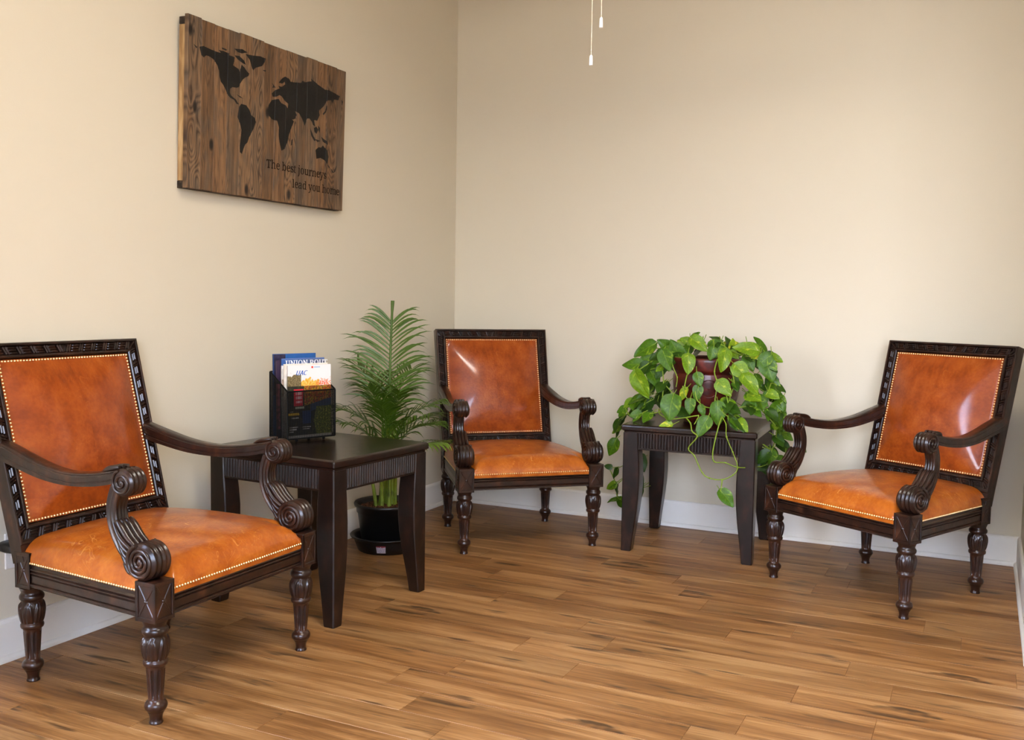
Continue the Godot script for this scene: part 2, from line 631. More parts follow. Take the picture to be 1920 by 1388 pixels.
func leg_shape() -> Geo:
	var g := Geo.new()
	var p := [[0.0, 0.0175], [0.004, 0.0185], [0.006, 0.0165], [0.012, 0.0160], [0.022, 0.0172], [0.030, 0.0205], [0.033, 0.0225], [0.036, 0.0228], [0.038, 0.0255], [0.043, 0.0288], [0.049, 0.0300], [0.055, 0.0286], [0.060, 0.0255], [0.062, 0.0212], [0.066, 0.0196], [0.069, 0.0196], [0.071, 0.0196], [0.090, 0.0208], [0.115, 0.0224], [0.140, 0.0240], [0.148, 0.0245], [0.1495, 0.0246], [0.156, 0.0252], [0.158, 0.0262], [0.160, 0.0300], [0.164, 0.0318], [0.169, 0.0318], [0.173, 0.0300], [0.175, 0.0280], [0.178, 0.0292], [0.184, 0.0312], [0.190, 0.0326], [0.198, 0.0340], [0.206, 0.0350], [0.214, 0.0354], [0.222, 0.0350], [0.229, 0.0338], [0.235, 0.0318], [0.238, 0.0288], [0.240, 0.0284], [0.242, 0.0300], [0.246, 0.0330], [0.251, 0.0340], [0.256, 0.0332], [0.260, 0.0305], [0.262, 0.0285], [0.268, 0.0290], [0.275, 0.0320], [0.280, 0.0340]]
	var prof := []
	for q in p: prof.append(Vector2(q[1], q[0]))
	var carve := func(a: float, y: float, r: float) -> float:
		if y > 0.0705 and y < 0.149:   # eight flutes with square ends
			var k := absf(fposmod(a * 8.0 / TAU, 1.0) - 0.5)
			return r - (0.0042 if k < 0.13 else (0.002 if k < 0.18 else 0.0))
		if y > 0.176 and y < 0.236:    # acanthus leaves wrapped round the bulb
			var s := (y - 0.176) / 0.06
			var f := fposmod(a * 6.0 / TAU, 1.0) - 0.5
			var edge := 0.46 * sqrt(maxf(0.0, 1.0 - s * s)) + 0.02
			var x := absf(f)
			if x > edge:
				return r - 0.0036
			var veins := cos(x / maxf(edge, 0.05) * 9.0)
			return r + 0.0006 + 0.0013 * veins - 0.002 * smoothstep(edge - 0.06, edge, x)
		return r
	g.lathe(prof, 112, carve)
	return g

func rail_profile(high: float) -> PackedVector2Array:
	# x outward, y upward: three reeds above a flat band and an eased foot
	var p := PackedVector2Array([Vector2(-0.022, 0.0), Vector2(0.0, 0.0), Vector2(0.005, 0.002)])
	for i in 6:
		p.append(Vector2(0.003 + 0.0045 * sin(PI * (i + 0.5) / 6), 0.005 + 0.008 * (i + 0.5) / 6))
	p.append(Vector2(0.001, 0.014))
	p.append(Vector2(0.004, 0.016))
	p.append(Vector2(0.004, 0.036))
	p.append(Vector2(0.001, 0.038))
	for k in 2:
		for i in 5:
			p.append(Vector2(0.001 + 0.005 * sin(PI * (i + 0.5) / 5), 0.039 + 0.0095 * k + 0.0085 * (i + 0.5) / 5))
		p.append(Vector2(0.0005, 0.0482 + 0.0095 * k))
	p.append(Vector2(0.0, high))
	p.append(Vector2(-0.022, high))
	return p

func rail(g: Geo, a: Vector3, b: Vector3, out: Vector3):
	var prof := rail_profile(0.072)
	var r := []
	for e in [b, a]:
		var row := PackedVector3Array()
		for q in prof: row.append(e + out * q.x + Vector3.UP * q.y)
		r.append(row)
	g.smooth(false)
	g.rows(r, true)
	g.cap(r[0], true)
	g.cap(r[1])

func carved_block(mid: Vector3, size: Vector3) -> Geo:
	# corner block with a sunk panel and a raised cross on its four sides
	var g := Geo.new()
	g.box(mid, size - Vector3(0.007, 0, 0.007), 0.002)
	var h := size * 0.5
	for s in 4:
		var turn := Basis(Vector3.UP, PI * 0.5 * s)
		var w := h.x if s % 2 == 0 else h.z
		var d := h.z if s % 2 == 0 else h.x
		var e := 0.009
		for sx in [-1.0, 1.0]:
			g.box(mid + turn * Vector3(sx * (w - e * 0.5), 0, d - 0.003), Vector3(e, size.y, 0.006), 0.0012, turn)
		for sy in [-1.0, 1.0]:
			g.box(mid + turn * Vector3(0, sy * (h.y - e * 0.6), d - 0.003), Vector3(2 * w - e, e * 1.2, 0.0055), 0.0012, turn)
		# four sloping facets that leave the cross standing
		var x := w - e
		var y := h.y - e * 1.2
		var c := mid + turn * Vector3(0, 0, d - 0.0045)
		var n := turn * Vector3(0, 0, 1)
		for q in [[Vector3(-x, -y, 0), Vector3(x, y, 0)], [Vector3(-x, y, 0), Vector3(x, -y, 0)]]:
			g.bar(c + turn * q[0], c + turn * q[1], 0.0075, 0.005, n, 0.0022)
		g.dome(c + n * 0.001, n, 0.007, 0.004, 8)
	return g

func seat_height(x: float, z: float) -> float:
	# domed box cushion cut round the front corner blocks
	var half := lerpf(0.283, 0.336, clampf((z + 0.22) / 0.52, 0.0, 1.0))
	var d_front := 0.326 - z
	var d_side := half - absf(x)
	var notch := maxf(0.272 - absf(x), 0.262 - z)
	var d := minf(minf(d_front, d_side), notch * 1.1)
	if d <= 0.0:
		return 0.0
	var t := clampf(d / 0.075, 0.0, 1.0)
	var edge := 0.052 * pow(1.0 - pow(1.0 - t, 2.4), 0.62)
	var cx := clampf(1.0 - pow(absf(x) / 0.335, 2.0), 0.0, 1.0)
	var cz := clampf(1.0 - pow((z - 0.02) / 0.315, 2.0), 0.0, 1.0)
	return edge + 0.042 * pow(cx, 0.8) * pow(cz, 0.7)

func seat_cushion() -> Geo:
	var g := Geo.new()
	var n := 64
	var r := []
	for i in n + 1:
		var z := lerpf(0.326, -0.235, pow(float(i) / n, 1.0))
		# closer rows near the front edge
		var s := float(i) / n
		z = lerpf(0.326, -0.235, s * s * 0.6 + s * 0.4)
		var half := lerpf(0.283, 0.336, clampf((z + 0.22) / 0.52, 0.0, 1.0))
		var row := PackedVector3Array()
		for j in n + 1:
			var q := 2.0 * j / n - 1.0
			var x := half * sin(q * PI * 0.5) * (0.55 + 0.45 * absf(q))
			x = half * signf(q) * (1.0 - pow(1.0 - absf(q), 1.5))
			row.append(Vector3(x, 0.358 + seat_height(x, z), z))
		r.append(row)
	g.rows(r)
	# the turned-down band along the edge
	for side in [[r[0], false]]:
		var low := PackedVector3Array()
		for p in side[0]: low.append(Vector3(p.x, 0.34, p.z - 0.004))
		g.rows([low, side[0]])
	return g

func seat_nails() -> Geo:
	var g := Geo.new()
	var y := 0.3575
	var n := 54
	for i in n:
		var x := lerpf(-0.268, 0.268, float(i) / (n - 1))
		g.dome(Vector3(x, y, 0.3255), Vector3(0, 0.1, 1).normalized(), 0.0040, 0.0032)
	for s in [-1.0, 1.0]:
		for i in 46:
			var z := lerpf(0.258, -0.205, i / 45.0)
			var half := lerpf(0.283, 0.336, clampf((z + 0.22) / 0.52, 0.0, 1.0))
			g.dome(Vector3(s * (half - 0.0005), y, z), Vector3(s, 0.1, 0.1).normalized(), 0.0040, 0.0032)
	return g

func pillow(d: float) -> float:
	# rises steeply from the nails and rounds off evenly towards the middle
	var q := minf(d, 0.225)
	return 0.46 * q - 1.02 * q * q

func back_cushion() -> Geo:
	# a pillowed panel: its corners are pulled tight, so a crease runs in from each
	var g := Geo.new()
	var n := 56
	var hw := 0.243
	var y0 := 0.462
	var y1 := 0.932
	var r := []
	for i in n + 1:
		var sv := float(i) / n
		sv = 0.5 - 0.5 * cos(PI * sv)
		var row := PackedVector3Array()
		for j in n + 1:
			var su := 0.5 - 0.5 * cos(PI * float(j) / n)
			var x := lerpf(-hw, hw, su)
			var y := lerpf(y0, y1, sv)
			var dx := maxf(hw - absf(x) - 0.010, 0.0)
			var dy := maxf(minf(y - y0, y1 - y) * 1.03 - 0.010, 0.0)
			var k := 0.035 + 0.60 * minf(dx, dy)
			var hh := clampf(0.5 + 0.5 * (dy - dx) / k, 0.0, 1.0)
			var d := maxf(lerpf(dy, dx, hh) - k * hh * (1.0 - hh), 0.0)
			row.append(back_point(x, y, -0.006 + pillow(d)))
		r.append(row)
	g.rows(r)
	return g

func back_nails() -> Geo:
	var g := Geo.new()
	var n := Vector3(0, BACK_LEAN, 1).normalized()
	var nx := 46
	var ny := 45
	for i in nx:
		var x := lerpf(-0.2385, 0.2385, float(i) / (nx - 1))
		for y in [0.4665, 0.9275]:
			g.dome(back_point(x, y, -0.0055), n, 0.0041, 0.0034)
	for i in range(1, ny - 1):
		var y := lerpf(0.4665, 0.9275, float(i) / (ny - 1))
		for s in [-1.0, 1.0]:
			g.dome(back_point(s * 0.2385, y, -0.0055), n, 0.0041, 0.0034)
	return g

const FRAME_Y0 := 0.405

func frame_ring(w: float, out: float) -> PackedVector3Array:
	# w: 0 at the outer edge, 1 at the leather
	var y0 := lerpf(FRAME_Y0, 0.460, w)
	var y1 := lerpf(BACK_TOP, 0.934, w)
	var xt := lerpf(0.294, 0.245, w)
	var xb := lerpf(0.286, 0.245, w)
	return PackedVector3Array([back_point(-xb, y0, out), back_point(xb, y0, out), back_point(xt, y1, out), back_point(-xt, y1, out)])

func back_frame() -> Geo:
	var g := Geo.new()
	g.smooth(false)
	var rings := [[0.0, -0.048], [0.0, -0.003], [0.05, 0.0], [0.16, 0.0], [0.185, -0.002], [0.20, -0.015], [0.74, -0.015], [0.755, -0.003], [0.80, 0.0], [0.90, 0.0], [0.96, -0.003], [1.0, -0.009], [1.0, -0.020]]
	var r := []
	for q in rings: r.append(frame_ring(q[0], q[1]))
	g.rows(r, true)
	# closed behind
	var b := frame_ring(0.0, -0.048)
	g.quad(b[3], b[2], b[1], b[0])
	# the posts run down to the rear blocks
	for s in [-1.0, 1.0]:
		var lo := []
		for y in [0.36, 0.42]:
			for q in [[0.232, -0.003], [0.286, -0.003], [0.286, -0.048], [0.232, -0.048]]:
				lo.append(back_point(s * q[0], y, q[1]))
		var mid := Vector3.ZERO
		for p in lo: mid += p / 8.0
		for f in [[0, 1, 5, 4], [1, 2, 6, 5], [2, 3, 7, 6], [3, 0, 4, 7]]:
			g.face_out([lo[f[0]], lo[f[1]], lo[f[2]], lo[f[3]]], mid)
	return g

func frame_carving() -> Geo:
	# slanting paired bars with three short reeds between, meeting in a V at the middle of each side
	var g := Geo.new()
	var n := Vector3(0, BACK_LEAN, 1).normalized()
	var a := frame_ring(0.21, -0.0115)
	var b := frame_ring(0.73, -0.0115)
	for side in 4:
		var a0 := a[side]
		var a1 := a[(side + 1) % 4]
		var b0 := b[side]
		var b1 := b[(side + 1) % 4]
		var along := (b1 - b0).length()
		var cells := int(along / 0.0455)
		var at := func(s: float, w: float) -> Vector3:
			# s metres along from the middle, w across 0..1
			var ma: Vector3 = (a0 + a1) * 0.5
			var mb: Vector3 = (b0 + b1) * 0.5
			return ma.lerp(mb, w) + (b1 - b0).normalized() * s
		for dirn in [-1.0, 1.0]:
			var s := 0.006
			var last := along * 0.5
			while s < last - 0.012:
				var lean := 0.011
				for k in 2:
					g.bar(at.call(dirn * (s + lean + 0.009 * k), 0.0), at.call(dirn * (s + 0.009 * k), 1.0), 0.0070, 0.0150, n, 0.0026)
				var s0 := s + 0.017
				var s1 := minf(s + 0.0445, last + 0.008)
				for k in 3:
					var w := 0.17 + 0.33 * k
					var o := lean * (1.0 - w)
					if s1 - s0 > 0.012:
						g.bar(at.call(dirn * (s0 + o), w), at.call(dirn * (s1 + o), w), 0.0070, 0.0100, n, 0.0026)
				s += 0.0475
			# mitre bars in the corners
		g.bar(a0, b0, 0.007, 0.0150, n, 0.0026)
	return g

func arm_shape(s: float) -> Geo:
	var g := Geo.new()
	var path := curve([Vector3(s * 0.268, 0.676, -0.325), Vector3(s * 0.272, 0.655, -0.24), Vector3(s * 0.281, 0.632, -0.13), Vector3(s * 0.291, 0.624, -0.02), Vector3(s * 0.299, 0.632, 0.08), Vector3(s * 0.305, 0.648, 0.165), Vector3(s * 0.306, 0.6655, 0.212)], 30)
	var prof := func(i: int, t: float) -> PackedVector2Array:
		var w := lerpf(0.0225, 0.0265, smoothstep(0.55, 1.0, t))
		var h := lerpf(0.026, 0.0185, smoothstep(0.0, 0.55, t)) * lerpf(1.0, 0.62, smoothstep(0.8, 1.0, t))
		var p := PackedVector2Array()
		# rounded top, a groove along each side
		for q in [[1.0, -1.0], [1.0, -0.55], [0.93, -0.48], [0.93, -0.36], [1.0, -0.3], [1.0, 0.45], [0.95, 0.52], [0.90, 0.60], [0.95, 0.66], [0.86, 0.86], [0.6, 0.98], [0.3, 1.03], [-0.3, 1.03], [-0.6, 0.98], [-0.86, 0.86], [-0.95, 0.66], [-0.90, 0.60], [-0.95, 0.52], [-1.0, 0.45], [-1.0, -0.3], [-0.93, -0.36], [-0.93, -0.48], [-1.0, -0.55], [-1.0, -1.0]]:
			p.append(Vector2(q[0] * w, q[1] * h))
		return p
	g.smooth(false)
	g.sweep(path, prof, Vector3.RIGHT)
	# carved leaf where the arm runs into its scroll
	for k in 3:
		var x := (k - 1) * 0.015
		g.smooth(true)
		g.tube(curve([Vector3(s * 0.302 + x * 0.4, 0.655, 0.118), Vector3(s * 0.304 + x, 0.668, 0.150), Vector3(s * 0.306 + x, 0.676, 0.19)], 8), func(t): return 0.003 + 0.005 * sin(PI * clampf(t * 0.75 + 0.1, 0, 1)))
	return g

func scroll_shape(mid: Vector3, rad: float, wide: float, ribs: int, turns: float) -> Geo:
	# a volute lying across the chair: ribbed rim, spiral on both faces
	var g := Geo.new()
	var prof := []
	var n := ribs * 8
	for i in n + 1:
		var t := float(i) / n
		var e := absf(t - 0.5) * 2.0
		var rr := rad * (1.0 - 0.10 * pow(e, 6.0)) - rad * 0.085 * pow(absf(cos(PI * ribs * t)), 1.6)
		prof.append(Vector2(rr, (t - 0.5) * wide))
	var across := Transform3D(Basis(Vector3(0, 1, 0), Vector3(1, 0, 0), Vector3(0, 0, -1)), mid)
	g.lathe(prof, 40, null, across)
	for s in [-1.0, 1.0]:
		var pts := []
		var m := int(24 * turns)
		for i in m + 1:
			var t := float(i) / m
			var a := TAU * turns * t
			var r := rad * lerpf(0.12, 0.87, t)
			pts.append(mid + Vector3(s * (wide * 0.5 - 0.0005 + 0.003 * (1.0 - t)), sin(-a + 1.2) * r, cos(-a + 1.2) * r))
		g.tube(pts, func(t): return rad * lerpf(0.085, 0.125, t), 8)
		g.dome(mid + Vector3(s * wide * 0.49, 0, 0), Vector3(s, 0, 0), rad * 0.2, 0.006, 10)
	return g

func post_shape(s: float) -> Geo:
	var g := Geo.new()
	var path := curve([Vector3(s * 0.306, 0.620, 0.178), Vector3(s * 0.306, 0.575, 0.163), Vector3(s * 0.306, 0.530, 0.166), Vector3(s * 0.306, 0.485, 0.190), Vector3(s * 0.307, 0.448, 0.228), Vector3(s * 0.307, 0.425, 0.268)], 28)
	var prof := func(i: int, t: float) -> PackedVector2Array:
		var w := lerpf(0.021, 0.028, smoothstep(0.3, 1.0, t))
		var h := lerpf(0.019, 0.024, smoothstep(0.2, 0.8, t))
		var p := PackedVector2Array()
		# reeded front and back, grooved cheeks
		for f in 4:
			var m := 12 if f % 2 == 0 else 9
			for k in m:
				var q := float(k) / m
				var reed := absf(sin(PI * q * (m / 3)))
				var off := 1.0 - 0.16 * pow(1.0 - reed, 1.5)
				var c := 2.0 * q - 1.0
				match f:
					0: p.append(Vector2(c * w, -h * off))
					1: p.append(Vector2(w * off, c * h))
					2: p.append(Vector2(-c * w, h * off))
					3: p.append(Vector2(-w * off, -c * h))
		return p
	g.sweep(path, prof, Vector3.RIGHT)
	return g

func acanthus(s: float) -> Geo:
	# overlapping leaf folds where the post meets its volute
	var g := Geo.new()
	for face in [-1.0, 1.0]:
		for k in 5:
			var t := k / 4.0
			var x: float = s * 0.307 + face * (0.0265 - 0.001 * k)
			var a := Vector3(x - face * 0.003, 0.528 - 0.026 * k, 0.176 + 0.006 * k + 0.010 * t)
			var b := Vector3(x + face * 0.003, 0.492 - 0.022 * k, 0.206 + 0.010 * k - 0.012 * t)
			var c := Vector3(x + face * 0.004, 0.466 - 0.016 * k, 0.244 + 0.004 * k - 0.006 * t)
			g.tube(curve([a, b, c], 8), func(q): return 0.0025 + 0.0045 * sin(PI * clampf(0.15 + q * 0.7, 0, 1)), 7)
	for k in 4:
		var x := s * 0.307 + (k - 1.5) * 0.0155
		g.tube(curve([Vector3(x, 0.534, 0.186), Vector3(x, 0.522, 0.200), Vector3(x, 0.492, 0.226), Vector3(x, 0.474, 0.250)], 10), func(q): return 0.003 + 0.006 * sin(PI * clampf(0.12 + q * 0.76, 0, 1)), 7)
	return g

func make_chair() -> Node3D:
	var c := thing("armchair", "", "armchair")
	var w: Material = M.dark_wood
	var leg: ArrayMesh = leg_shape().done()
	for q in [[-0.307, 0.296], [0.307, 0.296], [-0.2566, -0.2356], [0.2566, -0.2356]]:
		part("leg", leg, w, c).position = Vector3(q[0], 0, q[1])
	var front_block: ArrayMesh = carved_block(Vector3.ZERO, Vector3(0.070, 0.106, 0.070)).done()
	var rear_block: ArrayMesh = carved_block(Vector3.ZERO, Vector3(0.062, 0.106, 0.062)).done()
	for s in [-1.0, 1.0]:
		part("corner_block", front_block, w, c).position = Vector3(s * 0.307, 0.333, 0.296)
		part("corner_block", rear_block, w, c).position = Vector3(s * 0.2566, 0.333, -0.2356)
	var g := Geo.new()
	rail(g, Vector3(-0.273, 0.286, 0.318), Vector3(0.273, 0.286, 0.318), Vector3.BACK)
	part("seat_rail", g, w, c)
	g = Geo.new()
	rail(g, Vector3(0.226, 0.286, -0.258), Vector3(-0.226, 0.286, -0.258), Vector3.FORWARD)
	part("seat_rail", g, w, c)
	for s in [-1.0, 1.0]:
		g = Geo.new()
		var a := Vector3(s * 0.329, 0.286, 0.262)
		var b := Vector3(s * 0.279, 0.286, -0.206)
		var out := Vector3(s * (a.z - b.z), 0, -(a.x - b.x) * s).normalized()
		if s > 0: rail(g, a, b, out)
		else: rail(g, b, a, out)
		part("seat_rail", g, w, c)
	var seat := part("seat_cushion", seat_cushion(), M.creased_leather, c)
	stuff(part("nailhead_trim", seat_nails(), M.brass, seat))
	var frame := part("back_frame", back_frame(), w, c)
	stuff(part("frame_carving", frame_carving(), w, frame))
	var back := part("back_cushion", back_cushion(), M.leather, c)
	stuff(part("nailhead_trim", back_nails(), M.brass, back))
	for s in [-1.0, 1.0]:
		var arm := part("armrest", arm_shape(s), w, c)
		part("arm_scroll", scroll_shape(Vector3(s * 0.306, 0.6369, 0.2102), 0.0385, 0.058, 4, 1.9), w, arm)
		var post := part("arm_post", post_shape(s), w, c)
		part("leaf_carving", acanthus(s), w, post)
		part("volute", scroll_shape(Vector3(s * 0.307, 0.4355, 0.2780), 0.0515, 0.066, 4, 2.9), w, post)
	return c

func place(o: Node3D, label: String, at: Vector3, turn: float, group: String):
	o.position = at
	o.rotation.y = turn
	o.set_meta("label", label)
	o.set_meta("group", group)

func copy_of(o: Node3D) -> Node3D:
	var c: Node3D = o.duplicate()
	c.name = numbered(String(o.name))
	add_child(c)
	return c

func build_chairs():
	var c := make_chair()
	place(c, "tan leather armchair against the wall under the wooden map, beside the magazine table", Vector3(0.4439, 0, 2.6185), 1.577, "carved leather armchairs")
	place(copy_of(c), "tan leather armchair set across the room corner, between the palm and the pothos table", Vector3(0.6443, 0, 0.5758), 0.7461, "carved leather armchairs")
	place(copy_of(c), "tan leather armchair with a bright glossy streak on its back, right of the trailing plant", Vector3(2.3388, 0, 0.6117), -0.5402, "carved leather armchairs")

# ---------------------------------------------------------------- the end tables
func table_leg(sx: float, sz: float) -> Geo:
	# outer faces upright, inner faces swelling and then curving in to the foot
	var g := Geo.new()
	g.smooth(false)
	var ox := 0.2947 * sx
	var oz := 0.2711 * sz
	var widths := [[0.0, 0.044], [0.004, 0.047], [0.06, 0.053], [0.12, 0.061], [0.18, 0.069], [0.24, 0.075], [0.30, 0.078], [0.36, 0.078], [0.42, 0.075], [0.472, 0.071], [0.5425, 0.068]]
	var r := []
	for q in widths:
		var b := 0.004
		var w: float = q[1]
		var row := PackedVector3Array()
		for p in [[b, 0], [w - b, 0], [w, b], [w, w - b], [w - b, w], [b, w], [0, w - b], [0, b]]:
			row.append(Vector3(ox - sx * p[0], q[0], oz - sz * p[1]))
		if sx * sz > 0.0: row.reverse()
		row.reverse()
		r.append(row)
	g.rows(r, true)
	g.cap(r[0], true)
	g.cap(r[-1])
	return g

func reeded_apron(a: Vector3, b: Vector3, high: float) -> Geo:
	var g := Geo.new()
	var along := (b - a).normalized()
	var out := along.cross(Vector3.UP).normalized()
	var reeds := int(a.distance_to(b) / 0.0132)
	var step := a.distance_to(b) / reeds
	var lo := PackedVector3Array()
	var hi := PackedVector3Array()
	for i in reeds:
		for k in 7:
			var t := k / 7.0
			var p := a + along * (step * (i + t)) + out * (0.0075 * sqrt(maxf(0.0, sin(PI * t))) )
			lo.append(p)
			hi.append(p + Vector3.UP * high)
	lo.append(b)
	hi.append(b + Vector3.UP * high)
	g.rows([lo, hi])
	var mid := (a + b) * 0.5 - out * 0.011 + Vector3.UP * (high * 0.5)
	g.bar(mid - along * a.distance_to(b) * 0.5, mid + along * a.distance_to(b) * 0.5, 0.021, high, Vector3.UP)
	# thin fillet under the reeds
	g.bar(a + out * -0.001 + Vector3.DOWN * 0.004, b + out * -0.001 + Vector3.DOWN * 0.004, 0.016, 0.008, Vector3.UP, 0.002)
	return g

func make_table() -> Node3D:
	var t := thing("end_table", "", "table")
	var g := Geo.new()
	var hx := 0.3024
	var hz := 0.2788
	# top: eased upper board over a stepped moulding
	var rings := [[0.010, 0.5425], [0.010, 0.549], [0.004, 0.5535], [0.0, 0.556], [0.0, 0.570], [0.0012, 0.575], [0.004, 0.5785], [0.008, 0.5804], [0.016, 0.5804]]
	var r := []
	for q in rings:
		var row := PackedVector3Array()
		var c := 0.004
		var x: float = hx - q[0]
		var z: float = hz - q[0]
		for p in [[x - c, z], [x, z - c], [x, -z + c], [x - c, -z], [-x + c, -z], [-x, -z + c], [-x, z - c], [-x + c, z]]:
			row.append(Vector3(p[0], q[1], p[1]))
		r.append(row)
	g.smooth(false)
	g.rows(r, true)
	g.cap(r[0], true)
	g.cap(r[-1])
	part("tabletop", g, M.table_top_wood, t)
	for s in [[1.0, 1.0], [1.0, -1.0], [-1.0, 1.0], [-1.0, -1.0]]:
		part("leg", table_leg(s[0], s[1]), M.table_wood, t)
	var x := 0.2947 - 0.066
	var z := 0.2711 - 0.066
	var ox := 0.2947 - 0.010
	var oz := 0.2711 - 0.010
	for e in [[Vector3(-x, 0.475, oz), Vector3(x, 0.475, oz)], [Vector3(x, 0.475, -oz), Vector3(-x, 0.475, -oz)], [Vector3(ox, 0.475, z), Vector3(ox, 0.475, -z)], [Vector3(-ox, 0.475, -z), Vector3(-ox, 0.475, z)]]:
		part("reeded_apron", reeded_apron(e[0], e[1], 0.0675), M.table_wood, t)
	return t

func build_tables():
	var t := make_table()
	place(t, "dark wooden end table holding the magazine rack, in front of the palm", Vector3(0.4374, 0, 1.8062), -0.0759, "dark reeded end tables")
	place(copy_of(t), "dark wooden end table under the trailing pothos plant by the back wall", Vector3(1.4967, 0, 0.3172), 0.0491, "dark reeded end tables")

# ---------------------------------------------------------------- the plank board with the world map
# outlines of the painted land, in thousandths of the board's width and height
const LAND := [
	[29,163,48,172,43,181],
	[59,168,80,153,119,159,159,161,199,157,236,158,250,159,249,183,246,193,242,210,261,218,275,222,281,240,287,218,293,191,308,201,323,220,338,230,333,247,314,262,301,278,287,305,278,331,264,340,241,343,228,357,226,377,233,395,248,405,262,412,271,427,281,436,267,438,253,418,229,411,218,400,205,370,191,345,177,330,170,299,166,266,157,241,138,214,116,203,94,202,82,219,69,207],
	[163,147,190,143,222,148,213,161,177,161],
	[180,125,208,127,203,136,181,135],
	[249,108,296,95,325,104,291,122,268,121],
	[250,148,278,142,307,161,317,182,298,179,269,165],
	[315,118,359,111,403,100,438,102,429,131,415,157,375,181,364,201,351,180,340,144],
	[420,181,440,174,436,186],
	[265,380,286,385,304,395,289,394],
	[282,454,295,430,324,431,344,455,354,482,379,495,385,519,374,558,357,598,344,626,335,659,321,677,312,705,304,737,292,729,291,690,296,639,299,588,289,551,274,516,278,485],
	[481,352,522,333,539,355,571,361,594,391,611,439,628,451,613,492,598,539,588,595,568,647,548,663,536,619,527,568,528,516,516,477,485,475,464,456,457,421,462,389],
	[615,577,623,570,618,609,611,616],
	[520,229,540,196,561,176,588,180,599,197,626,193,670,182,679,165,693,171,744,150,738,134,773,150,797,158,845,176,869,171,919,180,954,186,945,218,908,224,903,254,890,235,859,245,842,284,819,313,802,329,809,361,792,404,766,406,776,448,760,441,752,421,734,404,717,409,701,460,683,419,660,388,632,380,645,403,633,433,606,446,594,412,583,384,589,345,560,332,543,311,527,306,506,323,486,329,480,310,500,283,526,264,520,250,543,248,562,226,559,209,543,227],
	[480,243,502,264,483,273,487,256],
	[860,278,856,325,838,352,832,345,849,321],
	[741,468,766,517,784,540,773,548,749,516],
	[784,532,820,536,796,549],
	[768,461,787,445,802,463,789,494,773,487],
	[825,507,868,530,872,551,838,537],
	[799,436,814,449,812,483,803,463],
	[786,606,809,581,827,582,838,563,869,591,880,634,872,687,853,663,823,653,794,665],
	[872,687,891,705,885,712],
	[920,737,944,683,935,727],
	[897,710,923,738,911,739],
	[970,210,981,218,974,249],
]

# knots, in shares of width and height
const KNOTS := [[0.012, 0.085], [0.335, 0.955], [0.605, 0.945], [0.69, 0.20], [0.13, 0.72], [0.04, 0.52], [0.455, 0.44], [0.80, 0.30]]

const BOARD_W := 0.955
const BOARD_H := 0.612
const BOARD_PLANKS := 14

func board_texture() -> ImageTexture:
	# reclaimed pine with cathedral figure and knots, plank by plank, and the land stencilled over it in black paint
	var w := 1024
	var h := 656
	var rng := RandomNumberGenerator.new()
	rng.seed = 5
	var tones := []
	var kinds := [Color(0.52, 0.40, 0.28), Color(0.44, 0.325, 0.215), Color(0.48, 0.38, 0.28), Color(0.57, 0.42, 0.28), Color(0.42, 0.33, 0.24)]
	var picks := [2, 1, 3, 4, 0, 2, 1, 3, 0, 4, 2, 3, 1, 2]
	for i in BOARD_PLANKS:
		var c: Color = kinds[picks[i]]
		tones.append(c * (0.92 + 0.16 * rng.randf()))
	var figure := noise(91, 1.0, 2)
	var streak := noise(92, 1.0, 3)
	var fine := noise(93, 1.0, 3)
	var blotch := noise(94, 1.0, 3)
	var land := {}
	for poly in LAND:
		var pts := PackedVector2Array()
		for i in range(0, poly.size(), 2):
			pts.append(Vector2(poly[i] * 0.001 * w, poly[i + 1] * 0.001 * h))
		var y0 := h
		var y1 := 0
		for p in pts:
			y0 = mini(y0, int(p.y))
			y1 = maxi(y1, int(p.y) + 1)
		for y in range(y0, y1 + 1):
			var cuts := []
			for i in pts.size():
				var a := pts[i]
				var b := pts[(i + 1) % pts.size()]
				if (a.y <= y) != (b.y <= y):
					cuts.append(lerpf(a.x, b.x, (y - a.y) / (b.y - a.y)))
			cuts.sort()
			for i in range(0, cuts.size() - 1, 2):
				for x in range(int(round(cuts[i])), int(round(cuts[i + 1])) + 1):
					land[y * w + x] = true
	var at := func(x: int, y: int) -> Color:
		var k := mini(int(float(x) / w * BOARD_PLANKS), BOARD_PLANKS - 1)
		var u := float(x) / w * BOARD_W
		var v := float(y) / h * BOARD_H
		var broad: bool = k in [0, 5, 8, 12]
		var f := figure.get_noise_2d(u * (9.0 if broad else 20.0) + k * 31.0, v * (2.6 if broad else 1.6) + k * 7.3)
		var ring := sin(f * (34.0 if broad else 30.0))
		ring = ring * absf(ring)
		var s := streak.get_noise_2d(u * 48.0 + k * 13.0, v * 2.4) * 0.7 + fine.get_noise_2d(u * 200.0, v * 9.0) * 0.35 + (0.55 if broad else 0.30) * ring
		var c: Color = tones[k]
		c = c.lerp(Color(0.70, 0.53, 0.37), clampf(s * 0.62, 0.0, 0.7)) if s > 0.0 else c.lerp(Color(0.19, 0.125, 0.08), clampf(-s * 0.85, 0.0, 0.8))
		var bl := blotch.get_noise_2d(u * 12.0 + k * 5.0, v * 4.0)
		c = c.lerp(Color(0.56, 0.39, 0.23), clampf(bl * 1.4 - 0.35, 0.0, 0.35))
		c = c.lerp(Color(0.34, 0.31, 0.28), clampf(-bl * 1.4 - 0.25, 0.0, 0.40))
		for q in KNOTS:
			var dk := Vector2((u - q[0] * BOARD_W) / 0.008, (v - q[1] * BOARD_H) / 0.017).length()
			if dk < 1.6: c = c.lerp(Color(0.09, 0.06, 0.045), clampf(1.6 - dk, 0.0, 0.9))
		if land.has(y * w + x):
			c = Color(0.050, 0.042, 0.036).lerp(c, 0.06 + 0.06 * clampf(s, 0.0, 1.0))
		return c * 0.84
	return painted(w, h, at)

